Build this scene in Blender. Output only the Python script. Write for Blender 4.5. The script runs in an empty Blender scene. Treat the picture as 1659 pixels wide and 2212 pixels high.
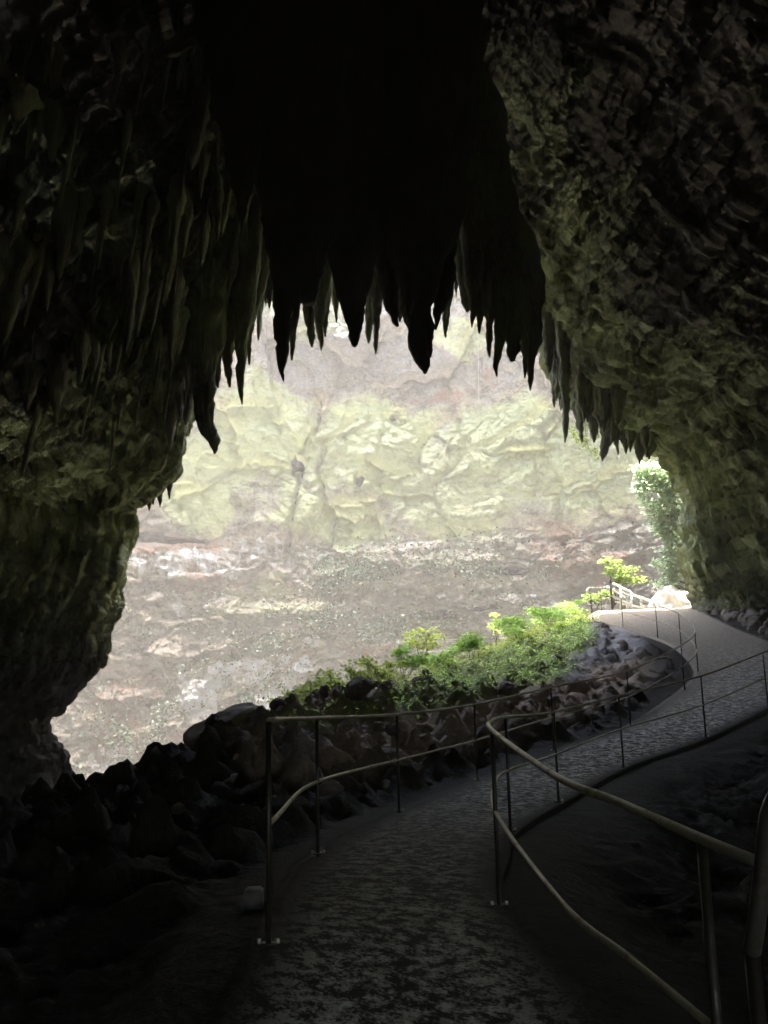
import bpy, math, random
import numpy as np
from mathutils import Vector, Matrix

SC = bpy.context.scene
COL = SC.collection

# ------------------------------------------------------------------ camera
FOC = 1845.0                       # focal length in the units the outlines are noted in (1659 x 2212)
EYE = np.array([0.0, 0.0, 1.6])
PITCH, ROLL = math.radians(10.0), math.radians(1.3)
_f = np.array([0, math.cos(PITCH), math.sin(PITCH)])
_u0 = np.array([0, -math.sin(PITCH), math.cos(PITCH)])
_r0 = np.array([1.0, 0, 0])
_r = _r0 * math.cos(ROLL) - _u0 * math.sin(ROLL)
_u = _u0 * math.cos(ROLL) + _r0 * math.sin(ROLL)
cam = bpy.data.cameras.new('camera')
cam.sensor_fit = 'VERTICAL'
cam.sensor_height = 24.0
cam.lens = 24.0 * FOC / 2212.0
cam.clip_start = 0.05
cam.clip_end = 2000
camo = bpy.data.objects.new('camera', cam)
COL.objects.link(camo)
M = Matrix((( _r[0], _u[0], -_f[0], EYE[0]), (_r[1], _u[1], -_f[1], EYE[1]), (_r[2], _u[2], -_f[2], EYE[2]), (0, 0, 0, 1)))
camo.matrix_world = M
SC.camera = camo

# ------------------------------------------------------------------ sky, sun, exposure
SUN_ELEV, SUN_AZ = 83.0, 25.0      # azimuth from +Y towards +X
w = bpy.data.worlds.new('World')
SC.world = w
w.use_nodes = True
nt = w.node_tree
bg = nt.nodes['Background']
sky = nt.nodes.new('ShaderNodeTexSky')
sky.sky_type = 'NISHITA'
sky.sun_disc = False
sky.sun_elevation = math.radians(SUN_ELEV)
sky.sun_rotation = math.radians(SUN_AZ)
sky.air_density = 1.0
sky.dust_density = 4.0
sky.ozone_density = 0.7
nt.links.new(sky.outputs['Color'], bg.inputs['Color'])
bg.inputs['Strength'].default_value = 0.15
sl = bpy.data.lights.new('sun', 'SUN')
sl.energy = 2.2
sl.angle = math.radians(0.6)
sl.color = (1.0, 0.95, 0.86)
so = bpy.data.objects.new('sun', sl)
COL.objects.link(so)
_e, _a = math.radians(SUN_ELEV), math.radians(SUN_AZ)
sdir = Vector((math.cos(_e) * math.sin(_a), math.cos(_e) * math.cos(_a), math.sin(_e)))
so.rotation_euler = sdir.to_track_quat('Z', 'Y').to_euler()
so.location = (20, 60, 70)
SC.view_settings.view_transform = 'Standard'
SC.view_settings.look = 'None'
SC.view_settings.gamma = 1.0
SC.view_settings.use_curve_mapping = False
SC.view_settings.exposure = 4.3
cy = SC.cycles
cy.use_denoising = True
cy.max_bounces = 7
cy.diffuse_bounces = 3
cy.glossy_bounces = 3
cy.transmission_bounces = 3
cy.transparent_max_bounces = 6
cy.volume_bounces = 1
cy.sample_clamp_indirect = 6.0
cy.caustics_reflective = False
cy.caustics_refractive = False

# ------------------------------------------------------------------ helpers
def P(px, py, d):
    """point at world depth y = d seen at outline position (px, py)"""
    v = _f * FOC + _r * (px - 829.5) + _u * (1106.0 - py)
    return EYE + v * (d / v[1])

def P_at_z(px, py, z):
    p1 = P(px, py, 1.0)
    return P(px, py, (z - EYE[2]) / (p1[2] - EYE[2]))

def project(A):
    q = A - EYE
    z = q @ _f
    z = np.where(z < .1, .1, z)
    return 829.5 + FOC * (q @ _r) / z, 1106.0 - FOC * (q @ _u) / z

_rng = np.random.RandomState(7)
_perm = np.concatenate([_rng.permutation(256)] * 3)
_grad = _rng.normal(size=(256, 3))
_grad /= np.linalg.norm(_grad, axis=1)[:, None]

def perlin(p):
    pi = np.floor(p).astype(np.int64)
    pf = p - pi
    pi &= 255
    wv = pf * pf * pf * (pf * (pf * 6 - 15) + 10)
    out = 0
    for dx in (0, 1):
        hx = _perm[pi[..., 0] + dx]
        wx = wv[..., 0] if dx else 1 - wv[..., 0]
        for dy in (0, 1):
            hy = _perm[hx + pi[..., 1] + dy]
            wy = wv[..., 1] if dy else 1 - wv[..., 1]
            for dz in (0, 1):
                g = _grad[_perm[hy + pi[..., 2] + dz]]
                wz = wv[..., 2] if dz else 1 - wv[..., 2]
                dot = g[..., 0] * (pf[..., 0] - dx) + g[..., 1] * (pf[..., 1] - dy) + g[..., 2] * (pf[..., 2] - dz)
                out = out + dot * wx * wy * wz
    return out * 1.6

def fbm(p, o=4, lac=2.03, gain=.5):
    s, a, t = 0, 1.0, 0
    for i in range(o):
        s = s + a * perlin(p + 17.3 * i)
        t += a
        a *= gain
        p = p * lac
    return s / t

def ridged(p, o=4, lac=2.07, gain=.5):
    s, a, t = 0, 1.0, 0
    for i in range(o):
        s = s + a * (1 - 2 * np.abs(perlin(p + 11.1 * i)))
        t += a
        a *= gain
        p = p * lac
    return s / t

def cells(p2, seed=0):
    """cellular pattern in 2-D: nearest and second distance, a random number and the offset to the nearest seed"""
    pi = np.floor(p2).astype(np.int64)
    f1 = np.full(len(p2), 9.0); f2 = np.full(len(p2), 9.0); rid = np.zeros(len(p2)); off = np.zeros((len(p2), 2))
    for dx in (-1, 0, 1):
        for dy in (-1, 0, 1):
            c = pi + [dx, dy]
            hsh = _perm[_perm[(c[:, 0] + seed) & 255] + (c[:, 1] & 255)]
            j = np.stack([_perm[hsh + 17], _perm[hsh + 91]], 1) / 255.0
            v = c + j - p2
            d = np.hypot(v[:, 0], v[:, 1])
            k = d < f1
            f2 = np.where(k, f1, np.minimum(f2, d))
            f1 = np.where(k, d, f1)
            rid = np.where(k, _perm[hsh + 150] / 255.0, rid)
            off[k] = v[k]
    return f1, f2, rid, off

def facets(p2, seed, tilt=.7):
    """broken rock faces: each cell has its own level and tilt"""
    f1, f2, rid, off = cells(p2, seed)
    r2 = np.modf(rid * 37.7)[0]
    return (rid - .5) + tilt * (off[:, 0] * (r2 - .5) * 2 + off[:, 1] * (np.modf(rid * 91.3)[0] - .3) * 2) - .35 * np.exp(-((f2 - f1) / .07) ** 2)

def sstep(a, b, x):
    t = np.clip((x - a) / (b - a), 0, 1)
    return t * t * (3 - 2 * t)

def link_mesh(name, me, mat=None, parent=None, smooth=True):
    o = bpy.data.objects.new(name, me)
    COL.objects.link(o)
    if parent is not None:
        o.parent = parent
    if mat is not None and not me.materials:
        me.materials.append(mat)
    if smooth and len(me.polygons):
        me.polygons.foreach_set('use_smooth', np.ones(len(me.polygons), bool))
    return o

def mesh_quads(name, V, F):
    V = np.asarray(V, np.float32)
    F = np.asarray(F, np.int32)
    me = bpy.data.meshes.new(name)
    k = F.shape[1]
    me.vertices.add(len(V))
    me.vertices.foreach_set('co', V.ravel())
    me.loops.add(F.size)
    me.loops.foreach_set('vertex_index', F.ravel())
    me.polygons.add(len(F))
    me.polygons.foreach_set('loop_start', np.arange(0, F.size, k, dtype=np.int32))
    me.update(calc_edges=True)
    return me

def grid_faces(n, m, wrap=False):
    i, j = np.meshgrid(np.arange(n - 1), np.arange(m if wrap else m - 1), indexing='ij')
    j2 = (j + 1) % m
    return np.stack([i * m + j, i * m + j2, (i + 1) * m + j2, (i + 1) * m + j], -1).reshape(-1, 4)

def grid_normals(G):
    du = np.gradient(G, axis=0)
    dv = np.gradient(G, axis=1)
    n = np.cross(du, dv)
    return n / (np.linalg.norm(n, axis=-1, keepdims=True) + 1e-9)

def resample(pts, n, weights=None):
    pts = np.asarray(pts, float)
    L = np.concatenate([[0], np.cumsum(np.linalg.norm(np.diff(pts, axis=0), axis=1))])
    s = np.linspace(0, L[-1], n)
    return np.stack([np.interp(s, L, pts[:, k]) for k in range(pts.shape[1])], 1)

def catmull(pts, per=8):
    p = [np.asarray(a, float) for a in pts]
    p = [2 * p[0] - p[1]] + p + [2 * p[-1] - p[-2]]
    out = []
    for i in range(1, len(p) - 2):
        a, b, c, d = p[i - 1], p[i], p[i + 1], p[i + 2]
        for k in range(per):
            t = k / per
            out.append(.5 * (2 * b + (c - a) * t + (2 * a - 5 * b + 4 * c - d) * t * t + (3 * b - a - 3 * c + d) * t ** 3))
    out.append(p[-2])
    return np.array(out)

def tube(pts, rad, sides=10, cap=True):
    pts = np.asarray(pts, float)
    n = len(pts)
    rad = np.full(n, rad) if np.isscalar(rad) else np.asarray(rad)
    T = np.gradient(pts, axis=0)
    T /= np.linalg.norm(T, axis=1)[:, None] + 1e-9
    ref = np.array([0, 0, 1.0])
    V = []
    for i in range(n):
        t = T[i]
        a = np.cross(t, ref)
        if np.linalg.norm(a) < .15:
            a = np.cross(t, np.array([1.0, 0, 0]))
        a /= np.linalg.norm(a)
        b = np.cross(a, t)
        an = np.linspace(0, 2 * np.pi, sides, endpoint=False)
        V.append(pts[i] + rad[i] * (np.cos(an)[:, None] * a + np.sin(an)[:, None] * b))
    V = np.array(V).reshape(-1, 3)
    F = grid_faces(n, sides, True)
    if cap:
        V = np.vstack([V, pts[0], pts[-1]])
        a = np.arange(sides)
        b = (a + 1) % sides
        c0 = np.stack([np.full(sides, n * sides), b, a, a], 1)
        c1 = np.stack([np.full(sides, n * sides + 1), (n - 1) * sides + a, (n - 1) * sides + b, (n - 1) * sides + b], 1)
        return V, F, np.vstack([c0, c1])[:, :3]
    return V, F, None

def tube_mesh(name, pts, rad, sides=10):
    V, F, C = tube(pts, rad, sides)
    me = bpy.data.meshes.new(name)
    me.from_pydata(V.tolist(), [], F.tolist() + C.tolist())
    me.update()
    return me

def join_raw(parts):
    VV, FF, o = [], [], 0
    for V, F in parts:
        VV.append(V)
        FF.append(np.asarray(F) + o)
        o += len(V)
    return np.vstack(VV), np.vstack(FF)

def box_raw(c, s, rz=0.0):
    c, s = np.array(c, float), np.array(s, float) / 2
    V = np.array([[x, y, z] for x in (-1, 1) for y in (-1, 1) for z in (-1, 1)]) * s
    cs, sn = math.cos(rz), math.sin(rz)
    V = np.stack([V[:, 0] * cs - V[:, 1] * sn, V[:, 0] * sn + V[:, 1] * cs, V[:, 2]], 1) + c
    return V, np.array([[0, 1, 3, 2], [4, 6, 7, 5], [0, 4, 5, 1], [2, 3, 7, 6], [0, 2, 6, 4], [1, 5, 7, 3]])

def empty(name, loc):
    o = bpy.data.objects.new(name, None)
    o.location = loc
    o.empty_display_size = .2
    COL.objects.link(o)
    return o

def child(name, me, mat, parent, smooth=True):
    """mesh given in world space, parented to a thing without rotation"""
    o = link_mesh(name, me, mat, parent, smooth)
    o.location = -Vector(parent.location)
    return o

def tag(o, label=None, cat=None, group=None, kind=None):
    if label: o['label'] = label
    if cat: o['category'] = cat
    if group: o['group'] = group
    if kind: o['kind'] = kind
    return o

# ------------------------------------------------------------------ materials
def new_mat(name):
    m = bpy.data.materials.new(name)
    m.use_nodes = True
    t = m.node_tree
    b = t.nodes['Principled BSDF']
    return m, t, b

def N(t, typ, **kw):
    n = t.nodes.new(typ)
    for k, v in kw.items():
        if k in n.inputs.keys():
            n.inputs[k].default_value = v
        else:
            setattr(n, k, v)
    return n

def ramp(t, src, stops):
    r = t.nodes.new('ShaderNodeValToRGB')
    cr = r.color_ramp
    while len(cr.elements) < len(stops):
        cr.elements.new(.5)
    for e, (p, c) in zip(cr.elements, stops):
        e.position = p
        e.color = c if len(c) == 4 else (*c, 1)
    t.links.new(src, r.inputs[0])
    return r

def mixc(t, fac, a, b):
    m = t.nodes.new('ShaderNodeMix')
    m.data_type = 'RGBA'
    for s, i in ((fac, 0), (a, 6), (b, 7)):
        if isinstance(s, (int, float)):
            m.inputs[i].default_value = s
        elif isinstance(s, tuple):
            m.inputs[i].default_value = (*s, 1)
        else:
            t.links.new(s, m.inputs[i])
    return m.outputs[2]

def math_n(t, op, a, b=None):
    m = t.nodes.new('ShaderNodeMath')
    m.operation = op
    m.use_clamp = op in ('MULTIPLY', 'ADD') and False
    for i, s in enumerate((a, b)):
        if s is None: continue
        if isinstance(s, (int, float)):
            m.inputs[i].default_value = s
        else:
            t.links.new(s, m.inputs[i])
    return m.outputs[0]

def coords(t, scale=(1, 1, 1), kind='Object'):
    tc = t.nodes.new('ShaderNodeTexCoord')
    mp = t.nodes.new('ShaderNodeMapping')
    mp.inputs['Scale'].default_value = scale
    t.links.new(tc.outputs[kind], mp.inputs['Vector'])
    return mp.outputs[0]

def noise(t, vec, scale, detail=6, rough=.6, out='Fac'):
    n = t.nodes.new('ShaderNodeTexNoise')
    n.inputs['Scale'].default_value = scale
    n.inputs['Detail'].default_value = detail
    n.inputs['Roughness'].default_value = rough
    t.links.new(vec, n.inputs['Vector'])
    return n.outputs[out]

def bump(t, b, h, strength, dist, prev=None):
    n = t.nodes.new('ShaderNodeBump')
    n.inputs['Strength'].default_value = strength
    n.inputs['Distance'].default_value = dist
    t.links.new(h, n.inputs['Height'])
    if prev is not None:
        t.links.new(prev, n.inputs['Normal'])
    if b is not None:
        t.links.new(n.outputs[0], b.inputs['Normal'])
    return n.outputs[0]

def rock_material(name, stone_a, stone_b, algae, algae_lo=.42, algae_hi=.62, stretch=(1, 1, 1), rough=.75, bs=.7, attr=False):
    m, t, b = new_mat(name)
    v = coords(t)
    vs = coords(t, stretch)
    big = noise(t, v, .35, 5)
    mid = noise(t, vs, 1.9, 9, .68)
    fine = noise(t, vs, 9.0, 9, .74)
    vo = t.nodes.new('ShaderNodeTexVoronoi')
    vo.inputs['Scale'].default_value = 5.5
    vo.feature = 'DISTANCE_TO_EDGE'
    dv = t.nodes.new('ShaderNodeVectorMath'); dv.operation = 'ADD'
    nv = t.nodes.new('ShaderNodeTexNoise'); nv.inputs['Scale'].default_value = 3.0; nv.inputs['Detail'].default_value = 4
    t.links.new(vs, nv.inputs['Vector']); t.links.new(vs, dv.inputs[0]); t.links.new(nv.outputs['Color'], dv.inputs[1])
    t.links.new(dv.outputs[0], vo.inputs['Vector'])
    stone = mixc(t, ramp(t, mid, [(.3, (0, 0, 0)), (.7, (1, 1, 1))]).outputs[0], stone_a, stone_b)
    am = math_n(t, 'ADD', math_n(t, 'MULTIPLY', big, .6), math_n(t, 'MULTIPLY', fine, .4))
    if attr:
        at = t.nodes.new('ShaderNodeAttribute'); at.attribute_name = 'zones'
        sp = t.nodes.new('ShaderNodeSeparateColor'); t.links.new(at.outputs['Color'], sp.inputs[0])
        am = math_n(t, 'ADD', am, math_n(t, 'MULTIPLY', math_n(t, 'SUBTRACT', sp.outputs[0], .65), .36))
    col = mixc(t, ramp(t, am, [(algae_lo, (0, 0, 0)), (algae_hi, (1, 1, 1))]).outputs[0], stone, algae)
    t.links.new(col, b.inputs['Base Color'])
    b.inputs['Roughness'].default_value = rough
    n0 = bump(t, None, mid, bs, .3)
    n1 = bump(t, None, ramp(t, vo.outputs['Distance'], [(0, (0, 0, 0)), (.22, (1, 1, 1))]).outputs[0], bs * .25, .05, n0)
    bump(t, b, fine, bs, .10, n1)
    return m

MAT = {}
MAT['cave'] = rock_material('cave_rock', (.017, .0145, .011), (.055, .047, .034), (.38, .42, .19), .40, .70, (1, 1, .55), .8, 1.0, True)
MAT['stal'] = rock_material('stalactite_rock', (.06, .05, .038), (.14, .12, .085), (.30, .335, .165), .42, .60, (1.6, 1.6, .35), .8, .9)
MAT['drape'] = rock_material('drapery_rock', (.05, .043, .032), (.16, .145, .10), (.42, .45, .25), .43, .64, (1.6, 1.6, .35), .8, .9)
MAT['stal_shaded'] = rock_material('shaded_rock', (.035, .03, .024), (.085, .075, .055), (.10, .10, .05), .60, .75, (1.6, 1.6, .35), .8, .9)  # stalactite rock with the shade of the backlit lobe put into its colour
MAT['stone'] = rock_material('bank_stone', (.10, .08, .064), (.25, .205, .16), (.13, .17, .05), .56, .66)
MAT['boulder'] = rock_material('boulder_rock', (.14, .11, .08), (.22, .18, .13), (.16, .18, .06), .50, .64)

def plain(name, col, rough=.6, metal=0.0, var=.25, scale=30, bs=.15):
    m, t, b = new_mat(name)
    v = coords(t)
    n = noise(t, v, scale, 6)
    d = tuple(c * (1 - var) for c in col)
    l = tuple(min(1, c * (1 + var)) for c in col)
    t.links.new(mixc(t, n, d, l), b.inputs['Base Color'])
    b.inputs['Roughness'].default_value = rough
    b.inputs['Metallic'].default_value = metal
    bump(t, b, n, bs, .01)
    return m

MAT['white'] = plain('white_paint', (.78, .77, .74), .45, 0, .06)
MAT['concrete'] = plain('concrete', (.085, .082, .075), .8, 0, .3, 18, .4)
MAT['bark'] = plain('bark', (.10, .075, .05), .85, 0, .4, 25, .6)
MAT['strand'] = plain('pale_rope', (.75, .74, .66), .7, 0, .1)

def pipe_material(name, paint, rust, lo, hi):
    m, t, b = new_mat(name)
    v = coords(t)
    n = noise(t, v, 14, 8, .7)
    f = ramp(t, n, [(lo, (0, 0, 0)), (hi, (1, 1, 1))]).outputs[0]
    t.links.new(mixc(t, f, paint, rust), b.inputs['Base Color'])
    t.links.new(ramp(t, n, [(lo, (.38, .38, .38)), (hi, (.75, .75, .75))]).outputs[0], b.inputs['Roughness'])
    bump(t, b, n, .25, .004)
    return m
MAT['pipe'] = pipe_material('worn_pipe_paint', (.34, .31, .22), (.17, .12, .07), .52, .68)
MAT['pipe_dull'] = pipe_material('dull_pipe_paint', (.07, .068, .06), (.05, .04, .03), .5, .66)
MAT['post'] = pipe_material('worn_post_paint', (.018, .016, .012), (.016, .011, .008), .48, .62)
MAT['bolt'] = plain('bolt_steel', (.55, .54, .5), .35, .8, .1)

# wet, worn concrete of the walkway
def path_material():
    m, t, b = new_mat('wet_concrete_path')
    v = coords(t)
    big = noise(t, v, .7, 4)
    mid = noise(t, v, 10.0, 8, .72)
    fine = noise(t, v, 46, 7, .72)
    mk = math_n(t, 'ADD', math_n(t, 'MULTIPLY', mid, .65), math_n(t, 'MULTIPLY', fine, .35))
    pa = t.nodes.new('ShaderNodeAttribute'); pa.attribute_name = 'zones'
    psp = t.nodes.new('ShaderNodeSeparateColor'); t.links.new(pa.outputs['Color'], psp.inputs[0])
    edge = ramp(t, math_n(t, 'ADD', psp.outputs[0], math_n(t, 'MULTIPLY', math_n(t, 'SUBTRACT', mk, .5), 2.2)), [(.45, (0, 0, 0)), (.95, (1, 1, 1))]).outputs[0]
    flake = ramp(t, mk, [(.47, (0, 0, 0)), (.58, (1, 1, 1))]).outputs[0]
    worn = mixc(t, flake, (.022, .020, .017), (.58, .57, .52))
    dry = mixc(t, ramp(t, big, [(.35, (0, 0, 0)), (.7, (1, 1, 1))]).outputs[0], worn, mixc(t, fine, (.06, .055, .045), (.16, .15, .13)))
    # the worn, blotched stretch is the low one; further up the slab is evenly pale
    sep = t.nodes.new('ShaderNodeSeparateXYZ')
    tc = t.nodes.new('ShaderNodeTexCoord')
    t.links.new(tc.outputs['Object'], sep.inputs[0])
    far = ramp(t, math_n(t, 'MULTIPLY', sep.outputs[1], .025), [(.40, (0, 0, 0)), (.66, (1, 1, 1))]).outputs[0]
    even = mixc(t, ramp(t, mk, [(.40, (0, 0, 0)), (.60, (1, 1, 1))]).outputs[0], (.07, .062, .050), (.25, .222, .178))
    t.links.new(mixc(t, far, mixc(t, edge, worn, (.012, .010, .008)), even), b.inputs['Base Color'])  # edges blackened in the colour: dirt, and the gloom beside the slab
    t.links.new(ramp(t, mk, [(.42, (.7, .7, .7)), (.56, (.9, .9, .9))]).outputs[0], b.inputs['Roughness'])
    b.inputs['Specular IOR Level'].default_value = .10
    n1 = bump(t, None, mid, .5, .05)
    bump(t, b, fine, .45, .015, n1)
    return m
MAT['path'] = path_material()

def ground_material():
    m, t, b = new_mat('cave_earth')
    v = coords(t)
    mid = noise(t, v, 2.2, 8, .65)
    fine = noise(t, v, 12, 8, .7)
    at = t.nodes.new('ShaderNodeAttribute')
    at.attribute_name = 'zones'
    sp = t.nodes.new('ShaderNodeSeparateColor')
    t.links.new(at.outputs['Color'], sp.inputs[0])
    shaded_earth = mixc(t, mid, (.007, .006, .005), (.020, .017, .013))  # near-black earth: the gloom of the floor is put into the colour
    earth = mixc(t, sp.outputs[2], shaded_earth, mixc(t, mid, (.16, .12, .088), (.40, .32, .245)))
    grey = mixc(t, fine, (.12, .12, .125), (.27, .265, .27))
    c = mixc(t, sp.outputs[1], earth, grey)
    mossm = math_n(t, 'MULTIPLY', sp.outputs[0], ramp(t, fine, [(.35, (0, 0, 0)), (.55, (1, 1, 1))]).outputs[0])
    b.inputs['Specular IOR Level'].default_value = .12
    c = mixc(t, mossm, c, (.20, .31, .07))
    t.links.new(c, b.inputs['Base Color'])
    b.inputs['Roughness'].default_value = .8
    n1 = bump(t, None, mid, .8, .2)
    bump(t, b, fine, .8, .05, n1)
    return m
MAT['ground'] = ground_material()

def cliff_material():
    m, t, b = new_mat('sinkhole_limestone')
    v = coords(t)
    vs = coords(t, (.7, .7, 1.3))
    vv = coords(t, (1.6, 1.6, .35))
    big = noise(t, v, .22, 6, .6)
    mid = noise(t, vs, .9, 9, .68)
    fine = noise(t, v, 3.6, 9, .72)
    streak = noise(t, vv, .8, 7, .65)
    a1 = t.nodes.new('ShaderNodeAttribute'); a1.attribute_name = 'zones'
    a2 = t.nodes.new('ShaderNodeAttribute'); a2.attribute_name = 'stains_shade'
    s1 = t.nodes.new('ShaderNodeSeparateColor'); t.links.new(a1.outputs['Color'], s1.inputs[0])
    s2 = t.nodes.new('ShaderNodeSeparateColor'); t.links.new(a2.outputs['Color'], s2.inputs[0])
    base = mixc(t, ramp(t, mid, [(.30, (0, 0, 0)), (.66, (1, 1, 1))]).outputs[0], (.15, .115, .085), (.60, .53, .42))
    base = mixc(t, math_n(t, 'MULTIPLY', ramp(t, fine, [(.42, (0, 0, 0)), (.62, (1, 1, 1))]).outputs[0], .6), base, (.56, .50, .42))
    grit = noise(t, v, 9.0, 6, .8)
    def masked(sock, nz, lo, hi, c, col):
        k = math_n(t, 'ADD', sock, math_n(t, 'MULTIPLY', math_n(t, 'SUBTRACT', nz, .5), 1.7))
        f = ramp(t, k, [(lo, (0, 0, 0)), (hi, (1, 1, 1))]).outputs[0]
        return mixc(t, f, c, col)
    pur = masked(s2.outputs[0], mid, .4, .8, base, mixc(t, fine, (.19, .165, .14), (.42, .37, .325)))
    iron = masked(s1.outputs[2], streak, .45, .8, pur, mixc(t, fine, (.32, .19, .14), (.52, .35, .27)))
    mot = math_n(t, 'ADD', math_n(t, 'MULTIPLY', fine, .6), math_n(t, 'MULTIPLY', mid, .5))
    moss = masked(s1.outputs[0], mot, .12, .85, iron, mixc(t, mid, (.45, .50, .20), (.80, .84, .50)))
    ivy = masked(s2.outputs[1], grit, .42, .6, moss, (.16, .23, .15))
    calc = masked(s1.outputs[1], streak, .48, .72, ivy, (.85, .83, .80))
    spk = math_n(t, 'MULTIPLY', ramp(t, grit, [(.58, (0, 0, 0)), (.66, (1, 1, 1))]).outputs[0], .3)
    calc = mixc(t, spk, calc, (.62, .60, .55))
    pit = math_n(t, 'MULTIPLY', ramp(t, grit, [(.32, (1, 1, 1)), (.40, (0, 0, 0))]).outputs[0], .6)
    calc = mixc(t, pit, calc, (.10, .09, .085))
    dark = masked(s2.outputs[2], mid, .5, .75, calc, (.075, .065, .07))  # painted shade of the holes and cracks
    t.links.new(dark, b.inputs['Base Color'])
    b.inputs['Roughness'].default_value = .85
    n1 = bump(t, None, mid, 1.0, 1.0)
    bump(t, b, fine, 1.0, .35, n1)
    return m
MAT['cliff'] = cliff_material()

def leaf_material(name, a, b_, trans=.6, sheen=.4):
    m, t, b = new_mat(name)
    oi = t.nodes.new('ShaderNodeObjectInfo')
    g = t.nodes.new('ShaderNodeNewGeometry')
    n = t.nodes.new('ShaderNodeTexWhiteNoise')
    n.noise_dimensions = '1D'
    t.links.new(g.outputs['Random Per Island'], n.inputs['W'])
    col = mixc(t, n.outputs['Value'], a, b_)
    t.links.new(col, b.inputs['Base Color'])
    b.inputs['Roughness'].default_value = sheen
    tr = t.nodes.new('ShaderNodeBsdfTranslucent')
    t.links.new(col, tr.inputs['Color'])
    mx = t.nodes.new('ShaderNodeMixShader')
    mx.inputs[0].default_value = trans
    t.links.new(b.outputs[0], mx.inputs[1])
    t.links.new(tr.outputs[0], mx.inputs[2])
    t.links.new(mx.outputs[0], t.nodes['Material Output'].inputs['Surface'])
    return m
MAT['leaf_yellow'] = leaf_material('young_leaf', (.30, .40, .08), (.55, .62, .17))
MAT['leaf_green'] = leaf_material('shrub_leaf', (.24, .42, .08), (.50, .68, .18))
MAT['leaf_fern'] = leaf_material('fern_leaf', (.26, .42, .08), (.55, .70, .20))
MAT['leaf_sapling'] = leaf_material('sapling_leaf', (.13, .20, .04), (.27, .35, .09))
MAT['leaf_blue'] = leaf_material('tree_leaf', (.28, .40, .22), (.60, .70, .46))
MAT['leaf_dark'] = leaf_material('ivy_leaf', (.10, .15, .09), (.22, .28, .18), .3)

# ------------------------------------------------------------------ the walkway: railing posts fix its course
LP = [(580, 2045, 4.40), (687, 1847, 7.15), (862, 1755, 9.9), (1031, 1687, 12.6), (1197, 1623, 14.9), (1362, 1568, 17.2),
      (1479, 1490, 21.0), (1508, 1449, 22.8), (1472, 1403, 25.6), (1421, 1378, 28.2), (1346, 1354, 31.6), (1280, 1337, 34.6)]
RP = [(1079, 1960, 5.6), (1103, 1797, 8.5), (1207, 1733, 10.75), (1347, 1657, 13.45), (1525, 1593, 15.5), (1659, 1525, 17.6)]
LW = [P(*a) for a in LP]
RW = [P(*a) for a in RP]
# right-hand edge goes on along the wall, level with the left edge
near_r = [np.array([1.02, -8, 0.0]), np.array([1.02, 0.6, 0.0]), np.array([.98, 2.55, 0.02])]
mid_r = np.array([.82, 7.0, RW[0][2] * .6 + RW[1][2] * .4])
far_r = [np.array([9.9, 20.3, .95]), np.array([10.7, 22.5, 1.35]), np.array([11.4, 25.5, 1.85]), np.array([11.9, 29, 2.35]),
         np.array([12.3, 32, 2.85]), np.array([12.9, 35.5, 3.4])]
near_l = [np.array([-.80, -8, 0.0]), np.array([-.76, 0, 0.0]), np.array([-.70, 2.5, 0.02])]
LEDGE = near_l + LW
REDGE = near_r + [RW[0], mid_r] + RW[1:] + far_r
# both edges leave the ridge together towards the sunlit yard on the right
LEDGE = LEDGE + [P(1278, 1322, 36.6) + [0.3, 0, 0], np.array([10.5, 39.5, 3.75]), np.array([14, 43, 3.6])]
REDGE = REDGE + [np.array([13.4, 37.2, 3.65]), np.array([14.6, 39.2, 3.7]), np.array([17, 41, 3.6])]

def pair_up(A, B, keyA, keyB, n=14):
    """loft two edges between matching knots"""
    ca, cb = catmull(A, 10), catmull(B, 10)
    rowsA, rowsB = [], []
    for (a0, a1), (b0, b1) in zip(zip(keyA, keyA[1:]), zip(keyB, keyB[1:])):
        sa = resample(ca[a0 * 10:a1 * 10 + 1], n + 1)[:-1]
        sb = resample(cb[b0 * 10:b1 * 10 + 1], n + 1)[:-1]
        rowsA.append(sa); rowsB.append(sb)
    rowsA.append(ca[-1:]); rowsB.append(cb[-1:])
    return np.vstack(rowsA), np.vstack(rowsB)
# knots: index in LEDGE / REDGE
eA, eB = pair_up(LEDGE, REDGE, [0, 2, 3, 4, 5, 6, 7, 8, 10, 12, 14, 15, 17], [0, 2, 3, 5, 6, 7, 8, 9, 10, 12, 14, 15, 17], 22)
out = eA - eB
out[:, 2] = 0
out /= np.linalg.norm(out, axis=1)[:, None]
eA2 = eA + out * .14
eB2 = eB - out * .14
eA2[:, 2] = eA[:, 2]
eB2[:, 2] = eB[:, 2]
PATH_C = (eA2 + eB2) / 2
PATH_H = np.linalg.norm((eA2 - eB2)[:, :2], axis=1) / 2

# ------------------------------------------------------------------ terrain
ctrl = []
for i in range(0, len(eA2), 7):
    for k in (0, .5, 1):
        ctrl.append(eA2[i] * (1 - k) + eB2[i] * k - [0, 0, .03])
RIDGE = [(300, 1665, 13.2), (360, 1625, 14), (430, 1600, 15), (545, 1575, 16.5), (610, 1560, 18), (700, 1535, 20), (800, 1515, 22),
         (900, 1485, 24), (1000, 1445, 26), (1100, 1402, 29), (1190, 1360, 32), (1262, 1334, 35)]
RG = [P(*a) for a in RIDGE]
ctrl += RG
for i, p in enumerate(RG):
    ctrl.append(p + [-.8, 3.0, -1.5])
    ctrl.append(p + [-3.5, 8.0, -8.0])
for a in [(640, 1720, 11), (760, 1620, 14), (900, 1590, 15.6), (1010, 1540, 17.5), (1130, 1500, 20), (1240, 1440, 23.5), (1300, 1395, 27),
          (560, 1650, 13), (450, 1660, 12.5), (650, 1640, 13)]:
    ctrl.append(P(*a))
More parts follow.
